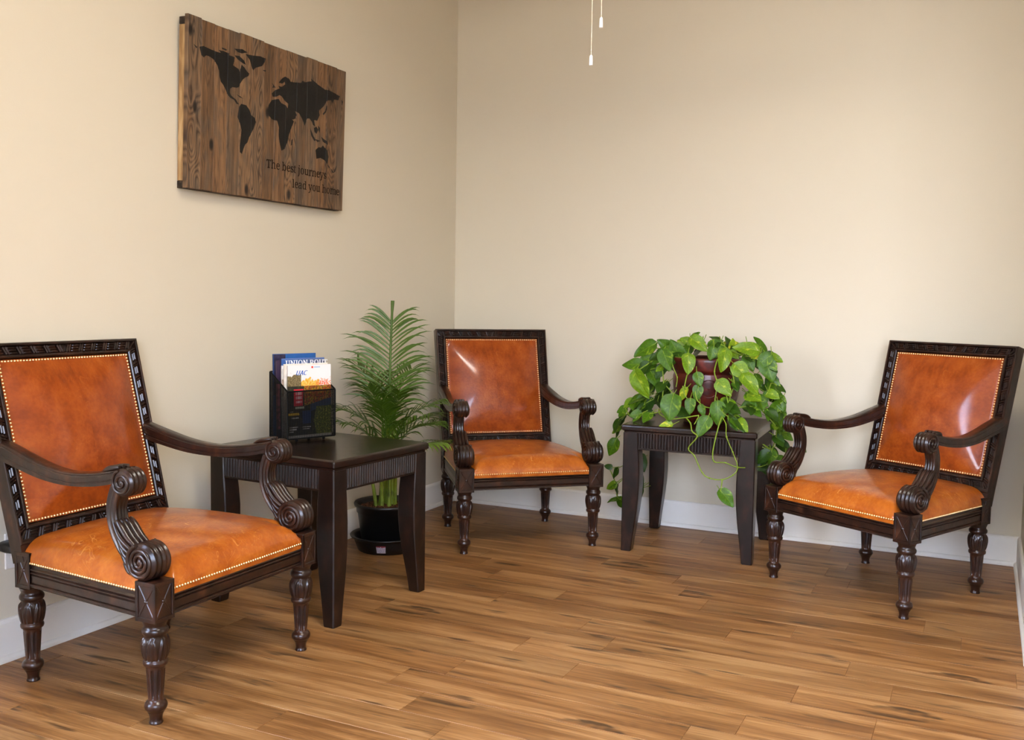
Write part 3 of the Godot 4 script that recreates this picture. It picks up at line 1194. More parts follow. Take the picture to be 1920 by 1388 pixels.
func build_wall_board():
	var o := thing("wall_map", "reclaimed wood plank wall board with a black world map and a motto", "wall art", Vector3(0.0, 1.520, 1.6075), PI / 2)
	# the board hangs with its top leaning slightly off the wall
	var lean := Basis(Vector3.RIGHT, 0.030)
	var m := mat("board_planks", Color.WHITE, 0.62, 0.4)
	m.albedo_texture = board_texture()
	m.normal_enabled = true
	m.normal_texture = bumps(96, 0.04, 4, 3.0, 256)
	m.normal_scale = 0.2
	var pale := mat("batten_wood", Color.WHITE, 0.65, 0.4)
	pale.albedo_texture = ramp_noise(97, 0.02, 3, [[0.3, Color(0.55, 0.42, 0.27)], [0.6, Color(0.66, 0.53, 0.36)], [0.8, Color(0.72, 0.60, 0.43)]], 256)
	tri_map(pale, Vector3(6, 1, 6))
	var dark := mat("cleat_wood", Color.WHITE, 0.7, 0.4)
	dark.albedo_texture = ramp_noise(98, 0.02, 3, [[0.3, Color(0.13, 0.10, 0.075)], [0.6, Color(0.22, 0.17, 0.13)], [0.8, Color(0.30, 0.24, 0.18)]], 256)
	tri_map(dark, Vector3(2, 6, 6))
	var rng := RandomNumberGenerator.new()
	rng.seed = 12
	var zf := 0.030
	for k in BOARD_PLANKS:
		var x0 := -BOARD_W * 0.5 + BOARD_W * k / BOARD_PLANKS
		var x1 := -BOARD_W * 0.5 + BOARD_W * (k + 1) / BOARD_PLANKS
		var top := BOARD_H + (rng.randf() - 0.5) * 0.006
		var bot := (rng.randf() - 0.5) * 0.003
		var pr := zf + 0.018 + (rng.randf() - 0.5) * 0.003
		var g := Geo.new(true)
		g.smooth(false)
		var b := 0.0016
		var xs := [x0 + 0.0003, x0 + b, x1 - b, x1 - 0.0003]
		var ys := [bot, bot + b, top - b, top]
		var uvs := func(x: float, y: float) -> Vector2: return Vector2(clampf(x / BOARD_W + 0.5, 0.001, 0.999), clampf(1.0 - y / BOARD_H, 0.001, 0.999))
		for i in 3:
			for j in 3:
				var p := []
				var q := []
				for c in [[i, j], [i + 1, j], [i + 1, j + 1], [i, j + 1]]:
					var edge: bool = c[0] == 0 or c[0] == 3 or c[1] == 0 or c[1] == 3
					p.append(Vector3(xs[c[0]], ys[c[1]], pr - (b if edge else 0.0)))
					q.append(uvs.call(xs[c[0]], ys[c[1]]))
				g.quad(p[0], p[1], p[2], p[3], q[0], q[1], q[2], q[3])
		var front := [Vector3(xs[0], ys[0], pr - b), Vector3(xs[3], ys[0], pr - b), Vector3(xs[3], ys[3], pr - b), Vector3(xs[0], ys[3], pr - b)]
		for e in 4:
			var a: Vector3 = front[e]
			var c: Vector3 = front[(e + 1) % 4]
			var a2 := Vector3(a.x, a.y, zf)
			var c2 := Vector3(c.x, c.y, zf)
			g.quad(a2, c2, c, a, uvs.call(a.x, a.y), uvs.call(c.x, c.y), uvs.call(c.x, c.y), uvs.call(a.x, a.y))
		g.quad(Vector3(xs[0], bot, zf), Vector3(xs[0], top, zf), Vector3(xs[3], top, zf), Vector3(xs[3], bot, zf))
		part("plank", g, m, o).transform = Transform3D(lean, Vector3.ZERO)
	# battens behind: pale uprights at the ends, dark cleats along top and bottom
	for y in [0.012, BOARD_H - 0.018]:
		var g := Geo.new()
		g.box(Vector3(0, y, 0.0155), Vector3(BOARD_W - 0.004, 0.026, 0.029), 0.001)
		part("cleat", g, dark, o).transform = Transform3D(lean, Vector3.ZERO)
	for s in [-1.0, 1.0]:
		var g := Geo.new()
		g.box(Vector3(s * (BOARD_W * 0.5 - 0.024), BOARD_H * 0.5 - 0.003, 0.0155), Vector3(0.042, BOARD_H - 0.058, 0.0285), 0.001)
		part("batten", g, pale, o).transform = Transform3D(lean, Vector3.ZERO)
	var ink := mat("stencil_ink", Color(0.115, 0.080, 0.055), 0.8, 0.2)
	for line in [["The best journeys", 0.452, 0.793], ["lead you home", 0.624, 0.893]]:
		var t := TextMesh.new()
		t.text = line[0]
		var f := SystemFont.new()
		f.font_names = PackedStringArray(["Droid Serif"])
		t.font = f
		t.font_size = 48
		t.pixel_size = 0.00098
		t.depth = 0.0006
		t.horizontal_alignment = HORIZONTAL_ALIGNMENT_LEFT
		t.vertical_alignment = VERTICAL_ALIGNMENT_BOTTOM
		var l := part("lettering", t, ink, o)
		l.transform = Transform3D(lean, lean * Vector3((line[1] - 0.5) * BOARD_W, (1.0 - line[2]) * BOARD_H - 0.012, zf + 0.0200))

# ---------------------------------------------------------------- the palm in its black pot and saucer
func build_palm():
	var foot := Vector3(0.275, 0, 1.098)
	var sc := thing("plant_saucer", "wide black plastic saucer on the floor under the palm pot, with a worn sticker", "saucer", foot)
	var g := Geo.new()
	g.lathe([Vector2(0.0, 0.0), Vector2(0.122, 0.0), Vector2(0.128, 0.003), Vector2(0.147, 0.050), Vector2(0.149, 0.062), Vector2(0.163, 0.066), Vector2(0.165, 0.070), Vector2(0.162, 0.073), Vector2(0.150, 0.071), Vector2(0.144, 0.064), Vector2(0.126, 0.012), Vector2(0.118, 0.009), Vector2(0.0, 0.008)], 64, null, Transform3D.IDENTITY, false)
	part("dish", g, M.black_plastic, sc)
	# the sticker follows the curve of the dish on the side towards the room
	var sticker := mat("sticker_print", Color.WHITE, 0.6, 0.4)
	var sp := noise(301, 0.16, 2)
	sticker.albedo_texture = painted(64, 48, func(x: int, y: int) -> Color:
		var n := sp.get_noise_2d(x * 1.0, y * 2.0)
		if y < 9 + int(6.0 * sp.get_noise_2d(x * 0.6, 90.0)): return Color(0.46, 0.13, 0.16)
		if n > 0.12: return Color(0.42, 0.38, 0.42)
		return Color(0.66, 0.62, 0.64))
	g = Geo.new(true)
	var st := []
	for y in [0.012, 0.047]:
		var row := PackedVector3Array()
		for k in 9:
			var a := lerpf(1.03, 1.32, k / 8.0)
			var r := lerpf(0.1285, 0.1470, (y - 0.003) / 0.047) + 0.0009
			row.append(Vector3(cos(a) * r, y, sin(a) * r))
		row.reverse()
		st.append(row)
	g.rows(st, false, Rect2(0, 1, 1, -1))
	part("sticker", g, sticker, sc)
	var p := thing("potted_palm", "tall feathery green palm in a black nursery pot, behind the magazine table", "potted palm", foot + Vector3(0, 0.0085, 0))
	g = Geo.new()
	g.lathe([Vector2(0.0, 0.0), Vector2(0.104, 0.0), Vector2(0.110, 0.004), Vector2(0.131, 0.165), Vector2(0.136, 0.167), Vector2(0.138, 0.190), Vector2(0.146, 0.194), Vector2(0.148, 0.203), Vector2(0.145, 0.209), Vector2(0.139, 0.208), Vector2(0.133, 0.198), Vector2(0.129, 0.175), Vector2(0.0, 0.170)], 64, null, Transform3D.IDENTITY, false)
	part("pot", g, M.black_plastic, p)
	var rng := RandomNumberGenerator.new()
	rng.seed = 31
	g = Geo.new()
	var bed := noise(33, 9.0, 2)
	var rows := []
	for i in 13:
		var row := PackedVector3Array()
		for k in 40:
			var a := -TAU * k / 40
			var r := 0.1325 * (1.0 - i / 12.0)
			row.append(Vector3(cos(a) * r, 0.184 + 0.006 * bed.get_noise_2d(cos(a) * r * 12.0, sin(a) * r * 12.0) + 0.012 * i / 12.0, sin(a) * r))
		rows.append(row)
	g.rows(rows, true)
	for k in 170:
		var a := rng.randf() * TAU
		var r := sqrt(rng.randf()) * 0.127
		g.dome(Vector3(cos(a) * r, 0.184 + 0.012 * (1.0 - r / 0.13), sin(a) * r), Vector3(rng.randf() - 0.5, 1.6, rng.randf() - 0.5).normalized(), 0.003 + 0.004 * rng.randf(), 0.005, 5)
	part("soil", g, M.soil, p)
	var stem_m := mat("palm_stem", Color(0.42, 0.50, 0.16), 0.5, 0.4)
	stem_m.albedo_texture = ramp_noise(35, 0.02, 3, [[0.2, Color(0.55, 0.55, 0.45)], [0.5, Color(1, 1, 1)], [0.8, Color(1.0, 0.92, 0.65)]], 256)
	tri_map(stem_m, Vector3(9, 2, 9))
	var leaf_m := mat("palm_leaf", Color(0.245, 0.340, 0.060), 0.42, 0.45)
	leaf_m.backlight_enabled = true
	leaf_m.backlight = Color(0.10, 0.17, 0.03)
	var young_m := mat("palm_leaf_pale", Color(0.36, 0.45, 0.12), 0.45, 0.45)
	young_m.backlight_enabled = true
	young_m.backlight = Color(0.12, 0.16, 0.04)
	# directions seen from the room: along = to the right of the pot, near = into the room
	var along := Vector3(0.900, 0, -0.435)
	var near := Vector3(0.435, 0, 0.900)
	# canes
	var canes := [[-0.030, 0.010, 0.005, 0.0, 0.62], [0.012, 0.022, 0.018, 0.012, 0.56], [0.034, -0.006, 0.046, 0.02, 0.50], [-0.008, -0.024, -0.02, 0.02, 0.55], [0.022, 0.004, 0.03, -0.01, 0.60], [-0.018, 0.030, -0.03, 0.035, 0.47], [0.002, 0.002, 0.010, 0.0, 0.64], [-0.046, 0.018, -0.075, 0.03, 0.36]]
	for c in canes:
		g = Geo.new()
		var a: Vector3 = along * c[0] + near * c[1]
		var b: Vector3 = along * c[2] + near * c[3]
		g.tube(curve([a + Vector3.UP * 0.18, a.lerp(b, 0.4) + Vector3.UP * lerpf(0.18, c[4], 0.5), b + Vector3.UP * c[4]], 8), func(t): return lerpf(0.0092, 0.0062, t) + 0.003 * exp(-t * 14.0), 8)
		part("cane", g, stem_m, p)
	# the upright leader: a bare spear above two ranks of leaflets
	g = Geo.new()
	g.tube(curve([along * 0.008 + Vector3.UP * 0.60, along * 0.010 + Vector3.UP * 0.85, along * 0.016 + Vector3.UP * 1.03, along * 0.019 + Vector3.UP * 1.112], 12), func(t): return lerpf(0.0058, 0.0088, smoothstep(0.75, 0.9, t)), 8)
	var leader := part("spear", g, stem_m, p)
	leader.material_override = leaf_m
	frond(p, leaf_m, rng, [along * 0.008 + Vector3.UP * 0.60, along * 0.010 + Vector3.UP * 0.80, along * 0.016 + Vector3.UP * 1.02], along, near, 24, 0.26, 0.62, 0.10, foot)
	var fronds := [[-6, 0.46, 0.22, 0.66, 17, 0.16], [14, 0.36, 0.26, 0.49, 17, 0.15], [35, 0.44, 0.24, 0.62, 16, 0.16], [172, 0.46, 0.25, 0.64, 17, 0.18], [188, 0.35, 0.26, 0.46, 17, 0.17], [150, 0.40, 0.22, 0.58, 14, 0.16], [92, 0.42, 0.15, 0.66, 17, 0.17], [62, 0.50, 0.15, 0.72, 17, 0.17], [118, 0.48, 0.15, 0.74, 17, 0.17], [250, 0.50, 0.16, 0.76, 14, 0.18], [300, 0.52, 0.18, 0.80, 15, 0.19], [330, 0.42, 0.24, 0.56, 14, 0.17], [75, 0.34, 0.22, 0.46, 14, 0.15], [205, 0.52, 0.16, 0.82, 14, 0.19]]
	for f in fronds:
		var az := deg_to_rad(f[0])
		var out := along * cos(az) + near * sin(az)
		var a: Vector3 = out * 0.015 + Vector3.UP * f[1]
		var c: Vector3 = out * f[2] + Vector3.UP * f[3]
		var b: Vector3 = a.lerp(c, 0.5) + Vector3.UP * 0.035 - out * 0.02
		var side := Vector3.UP.cross(out).normalized()
		frond(p, young_m if f[0] in [14, 188, 75] else leaf_m, rng, [a, b, c], side, (Vector3.UP * 0.6 - out * 0.5).normalized(), f[4], f[5], 0.75, 0.16, foot)

func frond(p: Node3D, m: Material, rng: RandomNumberGenerator, spine: Array, side: Vector3, face: Vector3, pairs: int, length: float, lift: float, start: float, foot: Vector3):
	# a feather leaf: a rachis with two ranks of narrow folded leaflets that droop at their tips
	var g := Geo.new()
	var path := curve(spine, 24)
	g.tube(path, func(t): return lerpf(0.0042, 0.0014, t), 6)
	for k in pairs:
		var t := start + (1.0 - start) * (k + 0.5) / pairs
		var at: Vector3 = path[int(t * 24.0)].lerp(path[mini(int(t * 24.0) + 1, 24)], fposmod(t * 24.0, 1.0))
		var tan: Vector3 = (path[mini(int(t * 24.0) + 1, 24)] - path[maxi(int(t * 24.0) - 1, 0)]).normalized()
		for s in [-1.0, 1.0]:
			var l := length * (0.45 + 0.75 * sin(PI * clampf(0.18 + 0.72 * t, 0.0, 1.0))) * (0.85 + 0.3 * rng.randf()) * 0.86
			var up := lift + 0.45 * t + 0.25 * (rng.randf() - 0.5)
			var d: Vector3 = (side * s + tan * up + face * (0.18 + 0.35 * (rng.randf() - 0.5))).normalized()
			var n := (face + tan * 0.2).normalized()
			var w := 0.0050 * (0.8 + 0.4 * rng.randf())
			var sag := 0.30 + 0.35 * rng.randf()
			var left := PackedVector3Array()
			var mid := PackedVector3Array()
			var right := PackedVector3Array()
			for i in 8:
				var q := i / 7.0
				var c: Vector3 = at + d * (l * q) + Vector3.DOWN * (sag * l * q * q * q * 0.75)
				var width := w * pow(sin(PI * clampf(0.10 + 0.90 * q, 0.0, 1.0)), 0.7)
				var across: Vector3 = d.cross(n).normalized() * width
				c.x = maxf(c.x, 0.022 - foot.x)
				left.append(c - across - n * width * 0.45)
				mid.append(c)
				right.append(c + across - n * width * 0.45)
			# leaves bend away from the wall and from the armchair's side
			for e in [left, mid, right]:
				for i in e.size():
					e[i].x = maxf(e[i].x, 0.018 - foot.x)
					var wx: float = e[i].x + foot.x
					if wx > 0.12 and wx < 0.66:
						e[i].z = maxf(e[i].z, 0.60 + (wx - 0.20) * 1.13 - foot.z)
			g.rows([left, mid, right])
	part("frond", g, m, p)

# ---------------------------------------------------------------- the trailing pothos in its glazed pot
# leaves: where the stalk joins and where the tip is, in millimetres from the pot's foot, and the tone
const LEAVES := [
	[-66,378,-10,-19,420,0], [-51,369,50,-99,391,1], [-25,390,130,58,341,1], [27,351,10,86,388,0], [83,351,160,71,299,0], [116,343,-10,105,404,3],
	[132,330,20,150,392,2], [264,347,110,158,359,1], [277,338,10,235,406,0], [282,326,-10,329,284,3], [319,323,90,262,272,0], [301,295,90,340,210,0],
	[144,342,190,133,250,1], [-23,315,190,-9,234,1], [-93,305,90,-122,388,0], [-138,338,70,-202,374,0], [-228,354,50,-316,293,0], [-150,325,150,-114,239,0],
	[-271,260,90,-375,261,0], [-266,288,20,-306,241,3], [-277,223,160,-221,115,1], [-231,235,90,-180,163,0], [-217,256,60,-270,226,0], [-272,172,-10,-238,113,3],
	[-264,109,70,-350,73,0], [-235,94,50,-278,27,3], [-179,124,-30,-248,74,3], [-67,132,260,-73,32,0], [-28,165,190,-63,113,2], [23,236,200,48,177,0],
	[31,179,200,26,107,0], [1,119,220,-1,55,0], [53,99,240,71,53,0], [98,49,290,60,-31,0], [124,205,210,182,151,1], [186,279,170,249,223,1],
	[230,236,190,292,157,1], [173,223,130,206,189,0], [252,230,50,283,170,0], [369,145,70,312,159,0], [306,124,130,212,103,0], [374,118,90,322,64,0],
	[349,75,70,395,-19,0], [362,-14,50,433,-36,0], [372,-78,30,414,-100,0], [335,-100,130,287,-149,3], [317,-99,30,369,-156,3], [391,-130,90,338,-155,0],
	[294,-177,90,324,-203,3], [178,-256,330,234,-313,0], [-413,-22,-10,-432,-76,3], [-434,-126,-30,-462,-204,0], [-328,-201,-90,-304,-277,3], [-347,-287,-90,-300,-349,3],
	[-326,-361,-110,-358,-441,3], [-441,-278,-90,-464,-329,3], [-448,-363,-110,-452,-408,3], [-467,-268,-70,-509,-261,3], [132,113,250,145,20,0], [198,42,250,242,15,0],
	[-69,10,270,-120,4,2], [233,67,-10,266,43,3], [308,43,30,343,17,3], [276,184,50,308,157,3], [444,-101,-110,461,-122,0], [269,328,90,224,311,2],
	[-82,59,110,-13,32,3], [186,76,-30,231,48,3], [-20,366,-30,-56,337,3], [61,382,-30,15,398,3], [203,367,50,179,327,1], [-236,286,-10,-274,312,3],
	[-176,170,-10,-212,122,3], [259,262,-10,227,304,3], [315,116,-10,352,171,3], [372,67,-10,340,30,0], [-273,39,30,-216,15,3], [-203,80,30,-160,46,3],
]
# runners, in millimetres from the pot's foot
const RUNNERS := [
	[102,303,160,98,249,190,113,199,200,109,123,210,108,58,240,106,36,280],
	[-4,45,270,24,23,290,37,-8,310,63,-30,320,26,-83,320,56,-113,330,92,-182,330,126,-204,330,181,-205,330,225,-182,330,245,-147,330,220,-84,320,189,-22,310,180,30,290,148,61,250],
	[154,55,270,153,29,300,141,-34,310,131,-101,310,140,-134,310,184,-136,300,240,-153,290,310,-158,190,331,-155,110],
	[181,-205,330,176,-258,330],
	[-138,338,70,-105,273,160,-80,213,160,-84,169,160],
	[-147,68,210,-136,49,230,-99,37,260,-70,33,270,-4,45,270],
	[-95,29,260,-98,56,270,-127,61,260],
	[-3,45,275,54,58,280,50,41,280,38,19,280],
	[16,181,200,25,127,210,63,95,220,128,84,240,202,49,260],
	[158,275,160,185,201,180,172,126,200,198,63,230,227,46,260],
	[192,89,170,251,99,150,323,86,130],
	[293,89,130,354,18,110,357,-35,90,338,-105,90,323,-158,90],
	[-24,236,190,-35,178,190,-26,161,190],
	[327,202,90,316,161,110,288,127,130,245,157,170],
	[-158,238,130,-152,181,130,-149,120,150,-139,63,190,-193,42,190,-246,36,170],
	[-152,181,130,-105,134,130,-71,107,150],
	[-237,343,50,-174,328,70,-116,305,110,-76,297,90],
	[-231,237,90,-160,259,110,-115,287,110],
	[-259,258,90,-229,299,70,-232,348,50],
	[-285,224,150,-234,265,110,-168,311,90,-118,299,70],
	[-324,14,90,-351,47,70,-318,86,70,-262,107,70,-235,172,70],
	[-275,28,110,-254,73,90,-248,108,70],
	[-421,-43,-40,-396,-4,-50,-312,22,-30],
	[-439,-128,-40,-419,-63,-50,-396,-4,-50],
	[-489,-270,-90,-459,-353,-110,-445,-431,-120,-365,-432,-120],
	[-350,-143,-130,-337,-216,-110,-345,-282,-100,-323,-363,-110],
	[329,309,10,332,226,50,359,143,70,370,75,70,364,6,70,363,-65,50,325,-100,70],
	[327,202,90,345,193,70,363,143,70],
	[144,334,50,214,317,90,269,327,70,307,319,50],
	[269,327,70,321,269,70,332,210,70],
	[-87,295,50,-53,358,50,1,378,50],
	[37,344,50,85,362,30,135,334,50],
	[-41,178,200,-24,132,210,19,101,220],
	[157,160,210,169,119,220,181,95,230],
]

func leaf_shape(broad: float, curl: float, seed_: int) -> ArrayMesh:
	# a heart-shaped blade one metre long: grown along +y from its stalk, face towards +z
	var g := Geo.new(true)
	var rng := RandomNumberGenerator.new()
	rng.seed = seed_
	var r := []
	var n := 12
	var skew := (rng.randf() - 0.5) * 0.16
	for i in n + 1:
		var t := float(i) / n
		var half := broad * 0.5 * pow(sin(PI * pow(t, 0.62) * 0.985 + 0.02), 0.78) * (1.0 + 0.05 * sin(t * 9.0 + seed_))
		var row := PackedVector3Array()
		for j in 9:
			var q := j / 4.0 - 1.0
			var lobe := -0.17 * pow(absf(q), 1.4) * pow(1.0 - t, 2.2)
			var x := half * q + skew * t * (1.0 - t)
			var z := 0.16 * absf(x) - curl * t * t + 0.035 * sin(t * 7.0 + q * 3.0 + seed_) * absf(q)
			row.append(Vector3(x, t + lobe, z))
		r.append(row)
	g.rows(r, false, Rect2(0, 0, 1, 1))
	return g.done()

func leaf_material(key: String, base: Color, splash: Color, amount: float, seed_: int):
	var patch := noise(seed_, 0.03, 3)
	var m := mat(key, Color.WHITE, 0.42, 0.36)
	var tex := func(x: int, y: int) -> Color:
		var q := absf(x / 48.0 - 1.0)
		var t := y / 128.0
		var c := base * (1.0 + 0.18 * patch.get_noise_2d(x * 2.0, y * 2.0))
		# dye-like streaks that follow the side veins
		var s := patch.get_noise_2d(q * 22.0 + 300.0, (t - q * 0.34) * 70.0 + signf(x - 48.0) * 400.0)
		c = c.lerp(splash, clampf((s - 0.50 + amount) * 2.6, 0.0, 0.7))
		var vein := absf(fposmod((t - q * 0.30) * 9.0, 1.0) - 0.5)
		c = c.lerp(base * 1.25, clampf(1.0 - vein / 0.07, 0.0, 1.0) * 0.35 * (1.0 - q))
		return c.lerp(splash.lerp(base, 0.35), clampf(1.0 - q / 0.055, 0.0, 1.0) * 0.8)
	m.albedo_texture = painted(96, 128, tex)
	m.backlight_enabled = true
	m.backlight = base * 0.35

func build_pothos():
	var p := thing("potted_pothos", "trailing heart-leaved pothos in a glazed oxblood pot on the back end table", "potted plant", Vector3(1.50, 0.5808, 0.31))
	var glaze := mat("oxblood_glaze", Color.WHITE, 0.38, 0.4)
	glaze.albedo_texture = ramp_noise(201, 0.02, 4, [[0.2, Color(0.15, 0.045, 0.035)], [0.5, Color(0.26, 0.075, 0.050)], [0.75, Color(0.37, 0.125, 0.075)]], 256)
	tri_map(glaze, Vector3.ONE * 3.0)
	glaze.clearcoat_enabled = true
	glaze.clearcoat = 0.2
	glaze.clearcoat_roughness = 0.15
	var c := Transform3D(Basis.IDENTITY, Vector3(0.014, 0, 0))
	var g := Geo.new()
	g.lathe([Vector2(0.0, 0.0), Vector2(0.094, 0.0), Vector2(0.100, 0.004), Vector2(0.102, 0.014), Vector2(0.110, 0.034), Vector2(0.127, 0.070), Vector2(0.141, 0.110), Vector2(0.150, 0.150), Vector2(0.154, 0.190), Vector2(0.154, 0.215), Vector2(0.150, 0.226), Vector2(0.151, 0.232), Vector2(0.161, 0.238), Vector2(0.166, 0.248), Vector2(0.170, 0.285), Vector2(0.170, 0.295), Vector2(0.166, 0.301), Vector2(0.158, 0.301), Vector2(0.153, 0.294), Vector2(0.149, 0.268), Vector2(0.0, 0.266)], 72, null, c, false)
	var pot := part("pot", g, glaze, p)
	# a moulded ring and two studs on the belly
	g = Geo.new()
	var ring := []
	for k in 33:
		var a := TAU * k / 32
		var y := 0.165 + 0.040 * sin(a)
		var az := 1.24 + 0.040 * cos(a) / 0.152
		var r := lerpf(0.1500, 0.1542, (y - 0.15) / 0.04) if y > 0.15 else lerpf(0.1400, 0.1500, (y - 0.11) / 0.04)
		ring.append(Vector3(0.014 + cos(az) * r, y, sin(az) * r))
	g.tube(ring, func(_t): return 0.0028, 6)
	for q in [[0.79, 0.175], [0.79, 0.160], [0.74, 0.168], [1.24, 0.165]]:
		g.dome(Vector3(0.014 + cos(q[0]) * 0.151, q[1], sin(q[0]) * 0.151), Vector3(cos(q[0]), 0, sin(q[0])), 0.006, 0.003, 8)
	part("relief", g, glaze, pot)
	g = Geo.new()
	var top := PackedVector3Array()
	for k in 40:
		var a := TAU * k / 40
		top.append(Vector3(0.014 + cos(a) * 0.1495, 0.276, -sin(a) * 0.1495))
	g.cap(top)
	part("soil", g, M.soil, p)
	leaf_material("ivy_leaf", Color(0.240, 0.375, 0.036), Color(0.56, 0.62, 0.15), 0.06, 211)
	leaf_material("ivy_leaf_light", Color(0.360, 0.480, 0.055), Color(0.70, 0.72, 0.22), 0.20, 212)
	leaf_material("ivy_leaf_yellow", Color(0.46, 0.56, 0.10), Color(0.80, 0.76, 0.22), 0.42, 213)
	leaf_material("ivy_leaf_deep", Color(0.150, 0.260, 0.032), Color(0.30, 0.42, 0.10), 0.02, 214)
	var tones := [M.ivy_leaf, M.ivy_leaf_light, M.ivy_leaf_yellow, M.ivy_leaf_deep]
	var shapes := []
	for k in 6: shapes.append(leaf_shape(0.70 + 0.05 * (k % 3), 0.10 + 0.05 * (k % 4), 220 + k))
	var vine := mat("ivy_stem", Color(0.47, 0.56, 0.14), 0.5, 0.4)
	var rng := RandomNumberGenerator.new()
	rng.seed = 77
	var stalks := Geo.new()
	for q in LEAVES:
		var a := Vector3(q[0], q[1], q[2]) * 0.001
		var b := Vector3(q[3], q[4], q[2]) * 0.001
		var lean := Vector3((rng.randf() - 0.5) * 0.3, (rng.randf() - 0.5) * 0.2, 0.25 + 0.5 * rng.randf())
		b += lean * a.distance_to(b) * 0.55
		hang_leaf(p, a, b, shapes, tones[q[5]], stalks, rng)
	# smaller leaves at the joints of the runners, and a crowd over the rim
	for n in RUNNERS.size():
		var q: Array = RUNNERS[n]
		if n in [1, 2, 3, 5, 6, 7]: continue
		for i in range(3, q.size() - 1, 3):
			for k in 2:
				var a := Vector3(q[i], q[i + 1], q[i + 2]) * 0.001
				if absf(a.x) < 0.15 and a.z > 0.12 and a.y > 0.03: continue
				var out := Vector3(a.x, 0, a.z).normalized()
				var d := (out * 0.6 + Vector3(rng.randf() - 0.5, -0.2 - 0.8 * rng.randf(), 0.35 + 0.6 * rng.randf() - 0.4) + Vector3.RIGHT * (rng.randf() - 0.5)).normalized()
				var b := a + d * (0.045 + 0.035 * rng.randf())
				if a.z < -0.2: b.z = maxf(b.z, -0.27)
				if a.y > 0.0: b.y = maxf(b.y, 0.006)
				hang_leaf(p, a, b, shapes, tones[[0, 3, 0, 1, 3][rng.randi() % 5]], stalks, rng)
	for k in 24:
		var az := TAU * k / 24.0 + 0.2 * rng.randf()
		var out := Vector3(cos(az), 0, sin(az))
		if out.z > 0.35 and absf(out.x) < 0.8: continue
		var a := out * (0.06 + 0.09 * rng.randf()) + Vector3.UP * (0.30 + 0.055 * rng.randf()) + Vector3.RIGHT * 0.014
		var b := a + (out + Vector3(0, 0.9 * rng.randf() - 0.35, 0.1)).normalized() * (0.055 + 0.03 * rng.randf())
		hang_leaf(p, a, b, shapes, tones[[0, 3, 1, 3, 0, 2][k % 6]], stalks, rng)
	stuff(part("leaf_stalks", stalks, vine, p))
	for q in RUNNERS:
		var pts := []
		for i in range(0, q.size(), 3): pts.append(Vector3(q[i], q[i + 1], q[i + 2]) * 0.001)
		g = Geo.new()
		g.tube(curve(pts, pts.size() * 6), func(t): return 0.0030 - 0.0010 * t, 6)
		# swollen joints
		for i in range(1, pts.size() - 1):
			g.dome(pts[i] + Vector3(0, 0, -0.001), Vector3(0, 0.3, 1).normalized(), 0.0042, 0.0045, 6)
		part("runner", g, vine, p)

func hang_leaf(p: Node3D, a: Vector3, b: Vector3, shapes: Array, tone: Material, stalks: Geo, rng: RandomNumberGenerator):
	var l := a.distance_to(b) * 0.97
	var y := (b - a).normalized()
	var radial := Vector3(a.x, 0, a.z).normalized()
	var want := radial * 0.45 + Vector3(0.25, 0.55, 0.85) + Vector3(rng.randf() - 0.5, rng.randf() - 0.5, rng.randf() - 0.5) * 0.9
	var z := (want - y * want.dot(y)).normalized()
	var x := y.cross(z)
	var o := part("leaf", shapes[rng.randi() % shapes.size()], tone, p)
	o.transform = Transform3D(Basis(x * l * (0.92 + 0.2 * rng.randf()), y * l, z * l), a)
	var back := (-y * 0.8 + Vector3(-a.x, 0.05, -a.z).normalized() * 0.6 + Vector3.UP * 0.3).normalized()
	stalks.tube(curve([a + y * l * 0.10 - z * 0.001, a - y * 0.008 - z * 0.002, a + back * (0.03 + 0.02 * rng.randf()) - z * 0.010], 6), func(_t): return 0.0017, 5)

# ---------------------------------------------------------------- the wire rack of magazines
const RACK_W := 0.211
const RACK_D := 0.126
const RACK_AT := Vector3(0.3614, 0.5808, 1.7612)
const RACK_TURN := 1.220

